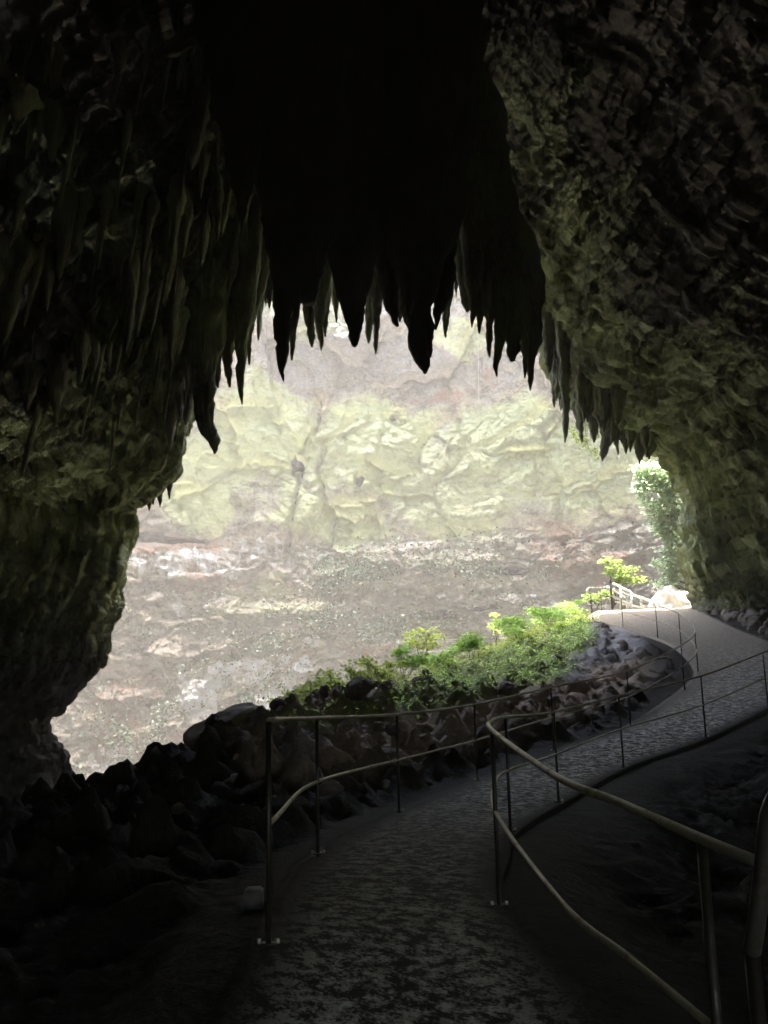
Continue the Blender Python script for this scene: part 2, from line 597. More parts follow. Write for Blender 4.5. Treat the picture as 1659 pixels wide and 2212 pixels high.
ctrl += [np.array(a, float) for a in [
    (-1.9, 4.5, -.25), (-2.2, 0, -.2), (-2.2, -8, -.2), (-4, 5, -.1), (-4.5, 9, -.15), (-6.5, 4, .4), (-7, 10, -.4), (-7.5, 14, -1.1), (-9, 20, -2.0),
    (-12, 26, -3.0), (-12, 14, -.5), (-10, 4, 1), (-10, -8, 1), (-15, 32, -8), (-6, 26, -5), (-4, 32, -9),
    (2.2, 0, -.25), (2.2, -8, -.25), (2.4, 4, -.3), (3.2, 7, -.4), (4.2, 9.5, -.4), (6, 12, -.3), (8, 13.5, 0), (11, 16, .6), (5, 0, -.6), (8, 5, -.5),
    (12, 8, 0), (14, 20, 1.3), (15, 28, 2.6), (16, 34, 3.6), (14, -6, 0), (18, 38, 3.6), (20, 44, 3.6), (12, 48, 2.0), (4, 46, -6), (-10, 45, -13), (5, 58, -13), (-25, 45, -13), (25, 55, -2)]]
CT = np.array(ctrl)
_key = np.unique(np.round(CT[:, :2] * 4).astype(int), axis=0, return_index=True)[1]
CT = CT[np.sort(_key)]

def tps(r2):
    return np.where(r2 > 1e-9, .5 * r2 * np.log(r2 + 1e-12), 0)
_n = len(CT)
_D = ((CT[:, None, :2] - CT[None, :, :2]) ** 2).sum(-1)
_A = np.zeros((_n + 3, _n + 3))
_A[:_n, :_n] = tps(_D) + np.eye(_n) * .6
_A[:_n, _n:] = np.c_[np.ones(_n), CT[:, :2]]
_A[_n:, :_n] = _A[:_n, _n:].T
_sol = np.linalg.solve(_A, np.r_[CT[:, 2], 0, 0, 0])

def path_dist(xy):
    """signed distance past the path edge (negative inside) and path height there"""
    best = np.full(len(xy), 1e9); hz = np.zeros(len(xy))
    near = np.where((xy[:, 0] > -9) & (xy[:, 0] < 22) & (xy[:, 1] > -14) & (xy[:, 1] < 50))[0]
    q = xy[near]
    bb, hh = np.full(len(q), 1e9), np.zeros(len(q))
    for i in range(len(eA2)):
        ab = eB2[i, :2] - eA2[i, :2]
        tq = np.clip(((q - eA2[i, :2]) @ ab) / (ab @ ab), 0, 1)
        d = np.hypot(q[:, 0] - eA2[i, 0] - ab[0] * tq, q[:, 1] - eA2[i, 1] - ab[1] * tq)
        k = d < bb
        bb[k] = d[k]; hh[k] = (eA2[i, 2] + (eB2[i, 2] - eA2[i, 2]) * tq)[k]
    best[near] = bb - .12; hz[near] = hh
    return best, hz

def terrain_raw(xy):
    out = np.zeros(len(xy))
    for s in range(0, len(xy), 20000):
        q = xy[s:s + 20000]
        r2 = ((q[:, None, :] - CT[None, :, :2]) ** 2).sum(-1)
        out[s:s + 20000] = tps(r2) @ _sol[:_n] + _sol[_n] + q @ _sol[_n + 1:]
    return out

def terrain(xy):
    xy = np.atleast_2d(np.asarray(xy, float))
    z = terrain_raw(xy)
    pd, pz = path_dist(xy)
    p3 = np.c_[xy, np.zeros(len(xy))]
    rough = .34 * (ridged(p3 * .9, 4) - .62) + .16 * fbm(p3 * .45 + 5, 3) + .16 * (ridged(p3 * 2.7 + 3, 3) - .55)
    bankm = sstep(.12, .5, pd) * sstep(4.0, 8.0, xy[:, 1]) * sstep(38, 33, xy[:, 1]) * sstep(0.1, -.3, xy[:, 0] - np.interp(xy[:, 1], [p[1] for p in LW], [p[0] for p in LW])) * (1 - .5 * sstep(17, 23, xy[:, 1]))
    wq = xy + np.c_[fbm(p3 * .8 + 70, 2), fbm(p3 * .8 + 80, 2)] * .5
    f1, f2, rid, _o = cells(wq * 1.5, 5)
    g1, g2, rid2, _o = cells(wq * 3.4, 8)
    lump = (.14 + .46 * rid) * np.maximum(0, .74 - f1) * 1.3 + .30 * np.maximum(0, .7 - g1) * (.3 + rid2) - .17
    z = z + rough * sstep(.15, 1.6, pd) + lump * bankm
    inside = 1 - sstep(.05, .55, pd)
    return np.where(inside > 0, z * (1 - inside) + (pz - .05) * inside, z)

xs = np.concatenate([np.linspace(-40, -13, 30)[:-1], np.linspace(-13, 15, 330), np.linspace(15, 40, 28)[1:]])
ys = np.concatenate([np.linspace(-14, 3, 24)[:-1], np.linspace(3, 40, 400), np.linspace(40, 76, 40)[1:]])
GX, GY = np.meshgrid(xs, ys, indexing='ij')
XY = np.c_[GX.ravel(), GY.ravel()]
GZ = terrain(XY)
gv = np.c_[XY, GZ]
gme = mesh_quads('ground', gv, grid_faces(len(xs), len(ys))[:, ::-1])
gpx, gpy = project(gv)

def blob(px, py, items):
    """union of soft ellipses given as (x, y, rx, ry, weight)"""
    o = np.zeros(len(px))
    for x, y, rx, ry, wt in items:
        o = np.maximum(o, wt * (1 - sstep(.55, 1.15, np.hypot((px - x) / rx, (py - y) / ry))))
    return o

def set_zone(me, name, r, g, b):
    a = me.attributes.new(name, 'FLOAT_COLOR', 'POINT')
    a.data.foreach_set('color', np.stack([r, g, b, np.ones_like(r)], 1).astype(np.float32).ravel())

def near_line(px, py, pts):
    d = np.full(len(px), 1e9)
    for (x0, y0), (x1, y1) in zip(pts, pts[1:]):
        vx, vy = x1 - x0, y1 - y0
        t = np.clip(((px - x0) * vx + (py - y0) * vy) / (vx * vx + vy * vy), 0, 1)
        d = np.minimum(d, np.hypot(px - x0 - t * vx, py - y0 - t * vy))
    return d
gm = blob(gpx, gpy, [(1140, 1430, 110, 60, 1), (1230, 1370, 60, 50, 1), (1000, 1470, 90, 50, .9), (900, 1510, 90, 35, .8), (800, 1530, 110, 30, .8), (680, 1550, 100, 25, .6)])
gg = blob(gpx, gpy, [(1310, 1390, 90, 55, 1), (1230, 1440, 60, 40, .8), (640, 1600, 60, 50, .7)])
gb = blob(gpx, gpy, [(900, 1570, 420, 130, 1), (1200, 1470, 260, 110, 1), (620, 1620, 120, 80, .8)]) * (gv[:, 1] > 9) * sstep(.5, 1.4, path_dist(XY)[0]) * (gv[:, 0] < np.interp(gv[:, 1], [p[1] for p in LW], [p[0] for p in LW]))  # bank stays pale; the floor outside it takes the painted gloom
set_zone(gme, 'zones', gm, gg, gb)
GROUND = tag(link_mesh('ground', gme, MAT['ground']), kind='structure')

# path slab: a lofted sheet with a small edge
nA = len(eA2)
W = 24
k = np.linspace(0, 1, W)
pg = eA2[:, None, :] * (1 - k[None, :, None]) + eB2[:, None, :] * k[None, :, None]
pz3 = pg.reshape(-1, 3)
pg[..., 2] += (.012 * fbm(pz3 * 2.2, 3) + .006 * fbm(pz3 * 9, 2)).reshape(nA, W)
left_skirt = pg[:, :1] + out[:, None] * .02 - [0, 0, .3]
right_skirt = pg[:, -1:] - out[:, None] * .02 - [0, 0, .3]
pg = np.concatenate([left_skirt, pg, right_skirt], 1)
pme = mesh_quads('path', pg.reshape(-1, 3), grid_faces(nA, W + 2)[:, ::-1])
ea = np.tile(np.concatenate([[1], np.abs(2 * k - 1) ** 1.6, [1]]), nA)
set_zone(pme, 'zones', ea, 0 * ea, 0 * ea)
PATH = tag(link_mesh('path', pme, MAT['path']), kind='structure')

# ------------------------------------------------------------------ cave passage
LIP = [(90, 1900, 26), (110, 1760, 26), (135, 1692, 26.5), (133, 1650, 26.5), (118, 1595, 26.5), (108, 1558, 26.5), (160, 1500, 27), (205, 1445, 27), (245, 1330, 27.5),
       (282, 1250, 28), (289, 1140, 28), (298, 1088, 28), (345, 1062, 28), (383, 1015, 28), (412, 885, 28), (450, 800, 28.5), (505, 690, 29), (560, 625, 30),
       (640, 530, 31), (740, 440, 31.5), (860, 410, 32), (980, 470, 32.5), (1080, 640, 33), (1155, 745, 33.5), (1195, 830, 34), (1250, 885, 34.5), (1330, 925, 35), (1388, 950, 35),
       (1400, 978, 35), (1432, 985, 35.2), (1452, 1015, 35.5), (1462, 1080, 35.8), (1473, 1160, 36), (1480, 1240, 36.3), (1492, 1300, 36.6), (1520, 1345, 36), (1545, 1420, 35.5)]
lipw = resample([P(*a) for a in LIP], 1180)
NT = 400
tt = np.concatenate([np.linspace(0, .62, 400), np.linspace(.62, 1, 40)[1:]])
_la = np.concatenate([[0], np.cumsum(np.linalg.norm(np.diff(lipw, axis=0), axis=1))])
def _n1(f, o, k=3): return fbm(np.c_[_la * f + o, 0 * _la + o * .37, 0 * _la + 5.5], k)
_rad = lipw - np.array([2.0, 0, 4.0]); _rad[:, 1] = 0
_rad /= np.linalg.norm(_rad, axis=1)[:, None]
lipw = lipw + _rad * (.32 * _n1(.55, 3) + .30 * (_n1(1.9, 9)) + .13 * _n1(6.0, 14))[:, None]
lipw[:, 1] += .5 * _n1(.8, 30)
X0, Y0, Z0 = lipw.T
YB = -10.0
u_ = tt[:, None]
Yg = Y0[None] + (YB - Y0[None]) * u_
lowp = sstep(12.0, 1.5, Z0)[None]
kl = np.interp(u_, [0, .08, .22, .40, .8, 1], [1, 1.0, 1.16, 1.6, 1.75, 1.2]) * (1 - lowp) + np.interp(u_, [0, .02, .06, .12, .3, .6, 1], [1, 1.03, 1.38, 1.6, 1.8, 1.8, 1.2]) * lowp
kr = np.interp(u_, [0, .12, .22, .34, .5, .8, 1], [1, 1.0, 1.05, 1.45, 1.85, 1.85, 1.2]) * (1 - lowp) + np.interp(u_, [0, .03, .08, .16, .3, .5, .8, 1], [1, 1.02, 1.16, 1.34, 1.6, 1.75, 1.75, 1.2]) * lowp
Xg = np.where(X0[None] < 0, X0[None] * kl, X0[None] * kr)
kz = np.interp(u_, [0, .12, .22, .34, .48, .8, 1], [1, 1.0, 1.04, 1.32, 1.5, 1.5, 1.0])
Zg = np.where(Z0[None] > 0, Z0[None] * kz, Z0[None])
# the floor end of both walls goes down below the ground
base = np.stack([Xg + 0 * Yg, Yg, Zg + 0 * Yg], -1)
cap = []
for s in (.8, .5, .2, .0):
    r_ = base[-1].copy()
    r_[:, 0] *= s; r_[:, 2] = 3 + (r_[:, 2] - 3) * s; r_[:, 1] -= (1 - s) * 2
    cap.append(r_)
base = np.concatenate([base, np.array(cap)], 0)
nrm = grid_normals(base)
cen = np.array([1.0, 0, 5.0])
inw = cen - base; inw[..., 1] = 0
sg = np.sign((nrm * inw).sum(-1, keepdims=True))
nrm = nrm * np.where(sg == 0, 1, sg)
pf_ = base.reshape(-1, 3)
leftm = sstep(2.0, -5.0, pf_[:, 0])
rightm = sstep(3.0, 9.0, pf_[:, 0])
roofm = np.clip(1 - leftm - rightm, 0, 1)
arc = np.concatenate([[0], np.cumsum(np.linalg.norm(np.diff(lipw, axis=0), axis=1))])
arcf = np.tile(arc, base.shape[0])
sy = np.stack([-(np.abs(pf_[:, 0] - np.tile(X0, base.shape[0])) + np.tile(Y0, base.shape[0]) - pf_[:, 1]), arcf, 0 * arcf], 1)          # depth along the passage, distance round the arch
warp = .9 * fbm(pf_ * .35 + 30, 3)
h = .75 * fbm(pf_ * .22, 3) + .16 * ridged(pf_ * .75 + 9, 4) + .10 * fbm(pf_ * 3.1, 4)
flute = ridged((sy + warp[:, None] * [.5, 0, 0]) * np.array([1.05, .11, 0]) + 3, 4)
flute2 = ridged((sy + warp[:, None] * [.3, 0, 0]) * np.array([2.6, .30, 0]) + 8, 4)
strata = ridged((sy + warp[:, None] * [.8, 0, 0]) * np.array([.62, .16, 0]) + 1, 5)
strata2 = ridged((sy + warp[:, None] * [.5, .5, 0]) * np.array([2.3, .42, 0]) + 21, 5)
lowl = leftm * sstep(9.0, 4.0, pf_[:, 2])
h = h + lowl * (.45 * ridged((sy + warp[:, None] * [.6, 0, 0]) * np.array([1.8, .16, 0]) + 61, 4) + .35 * fbm(pf_ * .9 + 7, 4) - .2)
crag = np.abs(fbm(pf_ * 1.9 + 4, 5)) * 2 - .5
w2 = sy[:, :2] + warp[:, None] * [.5, .5]
fac1 = facets(w2 * [.55, .22], 3)
fac2 = facets(w2 * [1.6, .8] + fbm(pf_ * .9 + 50, 2)[:, None] * .5, 9)
h = h + leftm * (.95 * flute + .45 * flute2) + rightm * (.90 * strata + .40 * strata2 - .12 * crag + .32 * fac1 + .14 * fac2) + roofm * (.35 * strata2 + .4 * flute + sstep(-1, 3, pf_[:, 0]) * (-.2 * crag + .25 * fac1 + .12 * fac2))
h = h - .45
h = h * np.repeat(np.concatenate([np.interp(tt, [0, .06], [.3, 1]), np.ones(4)]), base.shape[1])
cave = base + nrm * h.reshape(base.shape[:2] + (1,))
cme = mesh_quads('cave_wall', cave.reshape(-1, 3), grid_faces(*cave.shape[:2]))
growth = np.repeat(np.concatenate([np.interp(tt, [0, .10, .22, .36], [1, .9, .45, 0]), np.zeros(4)]), base.shape[1])  # algae thickest at the mouth, also standing in for the light there
growth = growth * np.where(np.tile(X0, base.shape[0]) < 0, .2 + .8 * sstep(.5, 5.0, np.tile(Z0, base.shape[0])), .35 + .65 * sstep(1.0, 6.0, np.tile(Z0, base.shape[0])))  # thinned on the low walls so their colour carries the shade
set_zone(cme, 'zones', growth, growth * 0, growth * 0)
CAVE = tag(link_mesh('cave_wall', cme, MAT['cave']), kind='structure')

# outer face of the mountain around the mouth
lipd = cave[0][::3]
kk = np.array([0, .01, .04, .09, .16, .26, .4, .6, .85, 1.2, 1.7, 2.4, 3.4])
c0 = np.array([2.0, 0, 1.0])
face = []
for q_ in kk:
    r_ = lipd.copy()
    r_[:, 0] = c0[0] + (lipd[:, 0] - c0[0]) * (1 + q_)
    r_[:, 2] = c0[2] + (lipd[:, 2] - c0[2]) * (1 + q_) + 1.2 * q_
    r_[:, 1] = lipd[:, 1] + .9 * min(q_ * 12, 1) * (q_ < 3) - 0.6 * q_
    r_[:, 1] += 1.5 * sstep(6.5, 9.5, lipd[:, 0]) * sstep(4.0, 7.0, lipd[:, 2]) * min(1, q_ / .12) * (1 if q_ < .7 else .5)  # unseen overhang added on the right to keep sun off the path crest
    face.append(r_)
face = np.array(face)
fp = face.reshape(-1, 3)
dsp = (1.0 * fbm(fp * .3, 4) + .4 * ridged(fp * 1.1, 3)).reshape(face.shape[:2]) * np.clip(kk * 6, 0, 1)[:, None]
face[..., 1] += dsp
fme = mesh_quads('mountain_face', face.reshape(-1, 3), grid_faces(*face.shape[:2]))
tag(link_mesh('mountain_face', fme, MAT['cave']), kind='structure')

# ------------------------------------------------------------------ far wall of the sinkhole
plan = catmull([(-13, 28.5, 0), (-24, 33, 0), (-32, 45, 0), (-28, 60, 0), (-13, 66.5, 0), (5, 66, 0), (18, 60, 0), (25, 50.5, 0), (24, 42, 0), (17, 38, 0)], 20)
# denser where the mouth looks at it
_s = np.concatenate([[0], np.cumsum(np.linalg.norm(np.diff(plan, axis=0), axis=1))])
dens = np.where((plan[:, 1] > 47) & (plan[:, 0] > -31), 5.0, 1.0)
cs = np.concatenate([[0], np.cumsum(np.diff(_s) * (dens[1:] + dens[:-1]) / 2)])
NU, NV = 820, 430
u_t = np.interp(np.linspace(0, cs[-1], NU), cs, _s)
pl = np.stack([np.interp(u_t, _s, plan[:, k_]) for k_ in range(3)], 1)
tg = np.gradient(pl, axis=0)
nin = np.stack([tg[:, 1], -tg[:, 0], 0 * tg[:, 0]], 1)
nin /= np.linalg.norm(nin, axis=1)[:, None]          # pointing into the pit
zz = np.concatenate([np.linspace(-14, -10, 8)[:-1], np.linspace(-10, 32, 395), np.linspace(32, 37, 29)[1:]])
wall = np.repeat(pl[:, None, :], NV, 1)
wall[..., 2] = zz[None]
wp = wall.reshape(-1, 3)
wx_, wy_ = project(wp)
wx0, wy0 = wx_ + 7 * fbm(wp * .5 + 40, 3), wy_ + 7 * fbm(wp * .5 + 60, 3)
wx_ = wx_ + 190 * fbm(wp * .13 + 40, 6, gain=.66)
wy_ = wy_ + 120 * fbm(wp * .13 + 60, 6, gain=.66)
z_ = wp[:, 2] + 1.0 * fbm(wp * .12 + 2, 3)
prof = np.interp(z_, [-14, -8, -4, -1, 0.5, 2, 4, 5.5, 7, 8.5, 10.2, 10.9, 12.5, 17, 21, 24, 32, 46],
                 [3, 2.4, 2.2, 1.6, .9, 1.5, .7, 1.3, .6, 1.1, .25, -.6, .35, .3, .0, .9, 1.6, .4])
low = sstep(11.5, 10.0, z_)
hw = 1.3 * fbm(wp * .085, 3) + prof
ua = np.repeat(u_t, NV)
wz = wp[:, 2] + 1.6 * fbm(wp * .10 + 22, 3) + .35 * fbm(wp * .6 + 25, 3)
def ledge(z, period, sharp=.18):
    f = np.modf(z / period + 50)[0]
    return np.where(f < 1 - sharp, f / (1 - sharp), (1 - f) / sharp)          # grows upwards, then cuts back: an overhang over a recess
am1 = np.clip(.5 + 1.4 * fbm(wp * .16 + 33, 3), 0, 1.2)
uz = np.stack([ua, wp[:, 2]], 1) + np.stack([fbm(wp * .5 + 5, 3), fbm(wp * .5 + 15, 3)], 1) * .8
lowrock = .8 * am1 * (1 - ledge(wz, 2.9, .8)) + .4 * (1.1 - am1) * (1 - ledge(wz + 1.1, 1.25, .75)) + 1.2 * facets(uz * [.22, .36], 4) + .6 * facets(uz * [.7, .9], 6) + .25 * facets(uz * [2.0, 2.4], 26) + .5 * ridged(wp * np.array([.3, .3, .8]) + 2, 5, gain=.6) + .22 * ridged(wp * 1.8 + 6, 3)
uprock = 1.5 * facets(uz * [.15, .13], 14, .8) + .5 * facets(uz * [.45, .5], 16) + .2 * facets(uz * [1.4, 1.6], 18) + .07 * facets(uz * [3.1, 3.3], 19) + .6 * fbm(wp * .3 + 7, 4) + .18 * ridged(wp * 1.2 + 1, 4)
hw = hw + low * lowrock + (1 - low) * uprock
cracks = [([(692, 860), (680, 930), (655, 1000), (640, 1080), (620, 1185)], 5, .9), ([(760, 905), (705, 960), (690, 1015), (700, 1070), (722, 1100), (708, 1185)], 5, .9),
          ([(722, 1100), (760, 1120)], 4, .6), ([(985, 885), (925, 930), (905, 975), (905, 1020), (860, 1025), (800, 1000)], 6, .8), ([(545, 1100), (500, 1075)], 4, .5),
          ([(1190, 880), (1120, 930), (1060, 960)], 6, .6), ([(430, 870), (500, 880), (600, 875)], 5, .7), ([(1225, 1040), (1180, 1070)], 5, .5),
          ([(1210, 1135), (1216, 1160), (1225, 1185)], 6, 1.2), ([(440, 1003), (560, 1000), (600, 1003)], 2.5, .5)]
crk = np.zeros(len(wp))
for pts, wd, dp in cracks:
    ck = np.exp(-(near_line(wx0, wy0, pts) / wd) ** 2)
    crk = np.maximum(crk, ck * min(1, dp))
    hw = hw - 1.7 * dp * ck
# blocks that stand proud between the cracks
hw = hw + .8 * blob(wx0, wy0, [(800, 960, 110, 45, 1), (665, 1110, 40, 80, .6), (760, 1060, 60, 50, .7), (1000, 990, 80, 60, .5)])
holes = [(640, 997, 14, 19, 1.15), (777, 1040, 12, 17, 1.15), (498, 1006, 5, 4, .7), (521, 1005, 5, 4, .7), (542, 1003, 5, 4, .7), (566, 1003, 6, 4, .7),
         (860, 900, 30, 25, .5), (1215, 1165, 12, 20, .9), (380, 1160, 90, 12, .9), (325, 1150, 40, 14, .9), (935, 1330, 90, 14, .8), (1040, 1315, 70, 9, .8), (1110, 1235, 40, 13, .8),
         (620, 1370, 60, 14, .5), (390, 1330, 90, 16, .5)]
hw = hw - 2.0 * blob(wx0, wy0, holes)
wall = wall + nin[:, None, :] * hw.reshape(NU, NV, 1)
wme = mesh_quads('cliff', wall.reshape(-1, 3), grid_faces(NU, NV)[:, ::-1])
moss = blob(wx_, wy_, [(560, 960, 200, 130, .95), (420, 1060, 130, 100, .9), (830, 980, 150, 120, .85), (1100, 960, 170, 130, .72), (1250, 1040, 170, 130, .62), (980, 1080, 200, 110, .58),
                       (680, 1120, 120, 70, .72), (1340, 1000, 120, 150, .6), (600, 860, 150, 30, .6), (960, 690, 40, 25, .7), (1030, 700, 60, 40, .6), (700, 700, 120, 40, .45), (580, 1290, 130, 35, .30), (480, 1110, 80, 50, .75)])
calc = 1.18 * blob(wx_, wy_, [(440, 1500, 55, 75, .80), (480, 1430, 70, 45, .62), (560, 1440, 80, 40, .50), (620, 1500, 50, 55, .72), (650, 1410, 45, 25, .55), (370, 1440, 60, 40, .45), (420, 1210, 120, 28, .55),
                       (560, 1220, 110, 28, .45), (330, 1210, 50, 30, .5), (250, 1640, 90, 70, .38), (340, 1520, 70, 60, .40), (860, 1200, 60, 30, .42), (1160, 1310, 110, 20, .5), (420, 1270, 80, 22, .4), (1040, 1290, 90, 14, .4)])
iron = 1.3 * blob(wx_, wy_, [(320, 1600, 90, 22, .85), (260, 1590, 100, 30, .55), (420, 1180, 110, 16, .6), (330, 1180, 60, 16, .7), (450, 1240, 90, 14, .55), (520, 1540, 40, 60, .62), (620, 1450, 70, 30, .55), (300, 1480, 120, 70, .42), (240, 1540, 60, 60, .5),
                       (1050, 790, 12, 30, .8), (930, 850, 60, 25, .55), (1200, 1200, 140, 60, .5), (820, 1430, 90, 30, .45), (1340, 1230, 110, 60, .55), (620, 1270, 90, 16, .5)])
purple = blob(wx_, wy_, [(760, 770, 280, 90, .8), (1050, 780, 160, 70, .6), (380, 1160, 110, 18, .85), (470, 1330, 180, 40, .65), (300, 1480, 160, 60, .6), (880, 900, 50, 30, .65), (800, 1340, 160, 45, .7), (960, 1350, 110, 40, .7), (1340, 1260, 120, 80, .6), (250, 1640, 150, 60, .55)])
ivy = blob(wx_, wy_, [(760, 1240, 90, 40, .5), (660, 1330, 110, 45, .45), (520, 1380, 80, 30, .5), (560, 1520, 40, 60, .55), (330, 1520, 30, 60, .5), (930, 1240, 90, 35, .4), (880, 1380, 140, 40, .45), (290, 1570, 80, 50, .4)])
recess_shade = np.maximum(blob(wx0, wy0, [(x, y, a, b_, .95 * c_) for x, y, a, b_, c_ in holes]), .62 * crk)  # holes and cracks darkened: recess shade put into the colour
set_zone(wme, 'zones', moss, calc, iron)
set_zone(wme, 'stains_shade', purple, ivy, recess_shade)
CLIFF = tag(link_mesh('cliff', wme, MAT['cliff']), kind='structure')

# ------------------------------------------------------------------ stalactites (parts of the cave wall)
def stal_mesh(rows, d, seed, lift=0.0, flat=.85, lean=0.0, sides=18, rings=30, rough=.25):
    """rows: (y, x_left, x_right) from the tip upwards, seen at depth d"""
    pts = []
    for y, a, b_ in rows:
        c = P((a + b_) / 2, y, d)
        pts.append([c[0], c[1], c[2], max(.012, (b_ - a) / 2 * d / FOC)])
    pts = np.array(pts)
    if lift > 0:
        top = pts[-1].copy(); top[2] += lift; top[0] += lean * lift; top[3] *= 1.25 if lean == 0 else .8
        pts = np.vstack([pts, top])
    Ls = np.concatenate([[0], np.cumsum(np.linalg.norm(np.diff(pts[:, :3], axis=0), axis=1))])
    sq = Ls[-1] * np.linspace(0, 1, rings) ** 1.7
    c = np.stack([np.interp(sq, Ls, pts[:, k_]) for k_ in range(4)], 1)
    an = np.linspace(0, 2 * np.pi, sides, endpoint=False)
    ring = np.stack([np.cos(an), np.sin(an) * flat, 0 * an], 1)
    V = c[:, None, :3] + ring[None] * c[:, None, 3:4]
    vp = V.reshape(-1, 3)
    o = seed * 7.7
    mid_r_ = np.repeat(c[:, 3], sides)
    amp = np.minimum(mid_r_, .7)
    dr = amp * (rough * 1.3 * ridged(vp * np.array([2.6, 2.6, .5]) + o, 3) + rough * 1.1 * fbm(vp * np.array([1.5, 1.5, 1.1]) + o, 3)) + np.minimum(amp, .12) * .9 * fbm(vp * np.array([6, 6, 4]) + o, 3)
    wob = np.stack([fbm(np.c_[c[:, 2] * 1.1 + o, c[:, 2] * 0, c[:, 2] * 0 + 3], 2), fbm(np.c_[c[:, 2] * 1.1 + o + 9, c[:, 2] * 0, c[:, 2] * 0 + 8], 2), 0 * c[:, 2]], 1) * (np.minimum(c[:, 3:4], .3) * .35)
    V = V + ring[None] * dr.reshape(rings, sides, 1) + wob[:, None, :]
    V = V.reshape(-1, 3)
    tip = c[0, :3] - [0, 0, .03]
    V = np.vstack([V, tip])
    F = grid_faces(rings, sides, True).tolist()
    for i in range(sides):
        F.append((len(V) - 1, (i + 1) % sides, i))
    me = bpy.data.meshes.new('stalactite')
    me.from_pydata(V.tolist(), [], F)
    me.update()
    return me

def A3(rows):    # outline noted on the middle crop
    return [(464.5 + y * .52, 398 + a * .52, 398 + b_ * .52) for y, a, b_ in rows]
def A5(rows):    # outline noted on the right crop
    return [(862.7 + y * .4, 995.4 + a * .4, 995.4 + b_ * .4) for y, a, b_ in rows]
S = []
black = [
    (20.3, [(945, 516 * 0 + 0, 0)]) if False else None,
]
ST = []
def add(d, rows, lift=0.0, flat=.85, lean=0.0):
    if lift > 0 and d < 31:
        y, a, b_ = rows[-1]
        lift = max(lift, (25.0 if d < 24 else 20.0) - P((a + b_) / 2, y, d)[2])
    ST.append((d, rows, lift, flat, lean))
add(19.6, [(492, 520, 524), (460, 514, 531), (430, 508, 538), (400, 500, 546), (350, 488, 565), (290, 476, 590), (170, 446, 640), (40, 420, 690)], 1.5)
add(20.3, A3([(688, 408, 416), (650, 395, 416), (600, 383, 425), (500, 376, 432), (400, 374, 445), (340, 372, 462), (280, 370, 490), (200, 368, 515), (100, 350, 540), (-60, 320, 570), (-400, 250, 640), (-800, 200, 700)]), 1.5)
add(20.1, A3([(425, 461, 469), (400, 456, 473), (370, 444, 482), (300, 410, 520), (150, 380, 560), (-100, 350, 620)]))
add(20.0, A3([(368, 488, 540), (350, 478, 546), (300, 455, 555), (250, 440, 565), (180, 425, 580), (50, 400, 620), (-250, 380, 700), (-800, 380, 760)]), 1.5)
add(20.6, A3([(546, 698, 716), (520, 688, 724), (450, 671, 736), (350, 642, 753), (250, 620, 774), (190, 606, 784), (100, 580, 806), (-60, 540, 850), (-400, 500, 900), (-800, 480, 950)]), 1.5)
add(21.2, A3([(462, 880, 890), (440, 864, 889), (400, 842, 889), (330, 818, 886), (250, 806, 882), (180, 796, 874), (60, 770, 880), (-200, 740, 900)]))
add(20.6, A3([(658, 994, 1004), (620, 965, 1010), (560, 944, 1018), (480, 936, 1022), (400, 916, 1028), (320, 906, 1042), (250, 892, 1062), (150, 862, 1090), (0, 830, 1120), (-300, 780, 1150), (-800, 720, 1180)]), 1.5)
add(20.4, A3([(588, 1018, 1026), (560, 1012, 1030), (500, 1000, 1032), (440, 985, 1030)]))
add(21.0, A3([(475, 1040, 1048), (420, 1037, 1066), (350, 1037, 1096), (290, 1046, 1116), (230, 1040, 1128), (120, 1020, 1136), (-60, 980, 1160), (-400, 940, 1200), (-760, 900, 1240)]), 1.5)
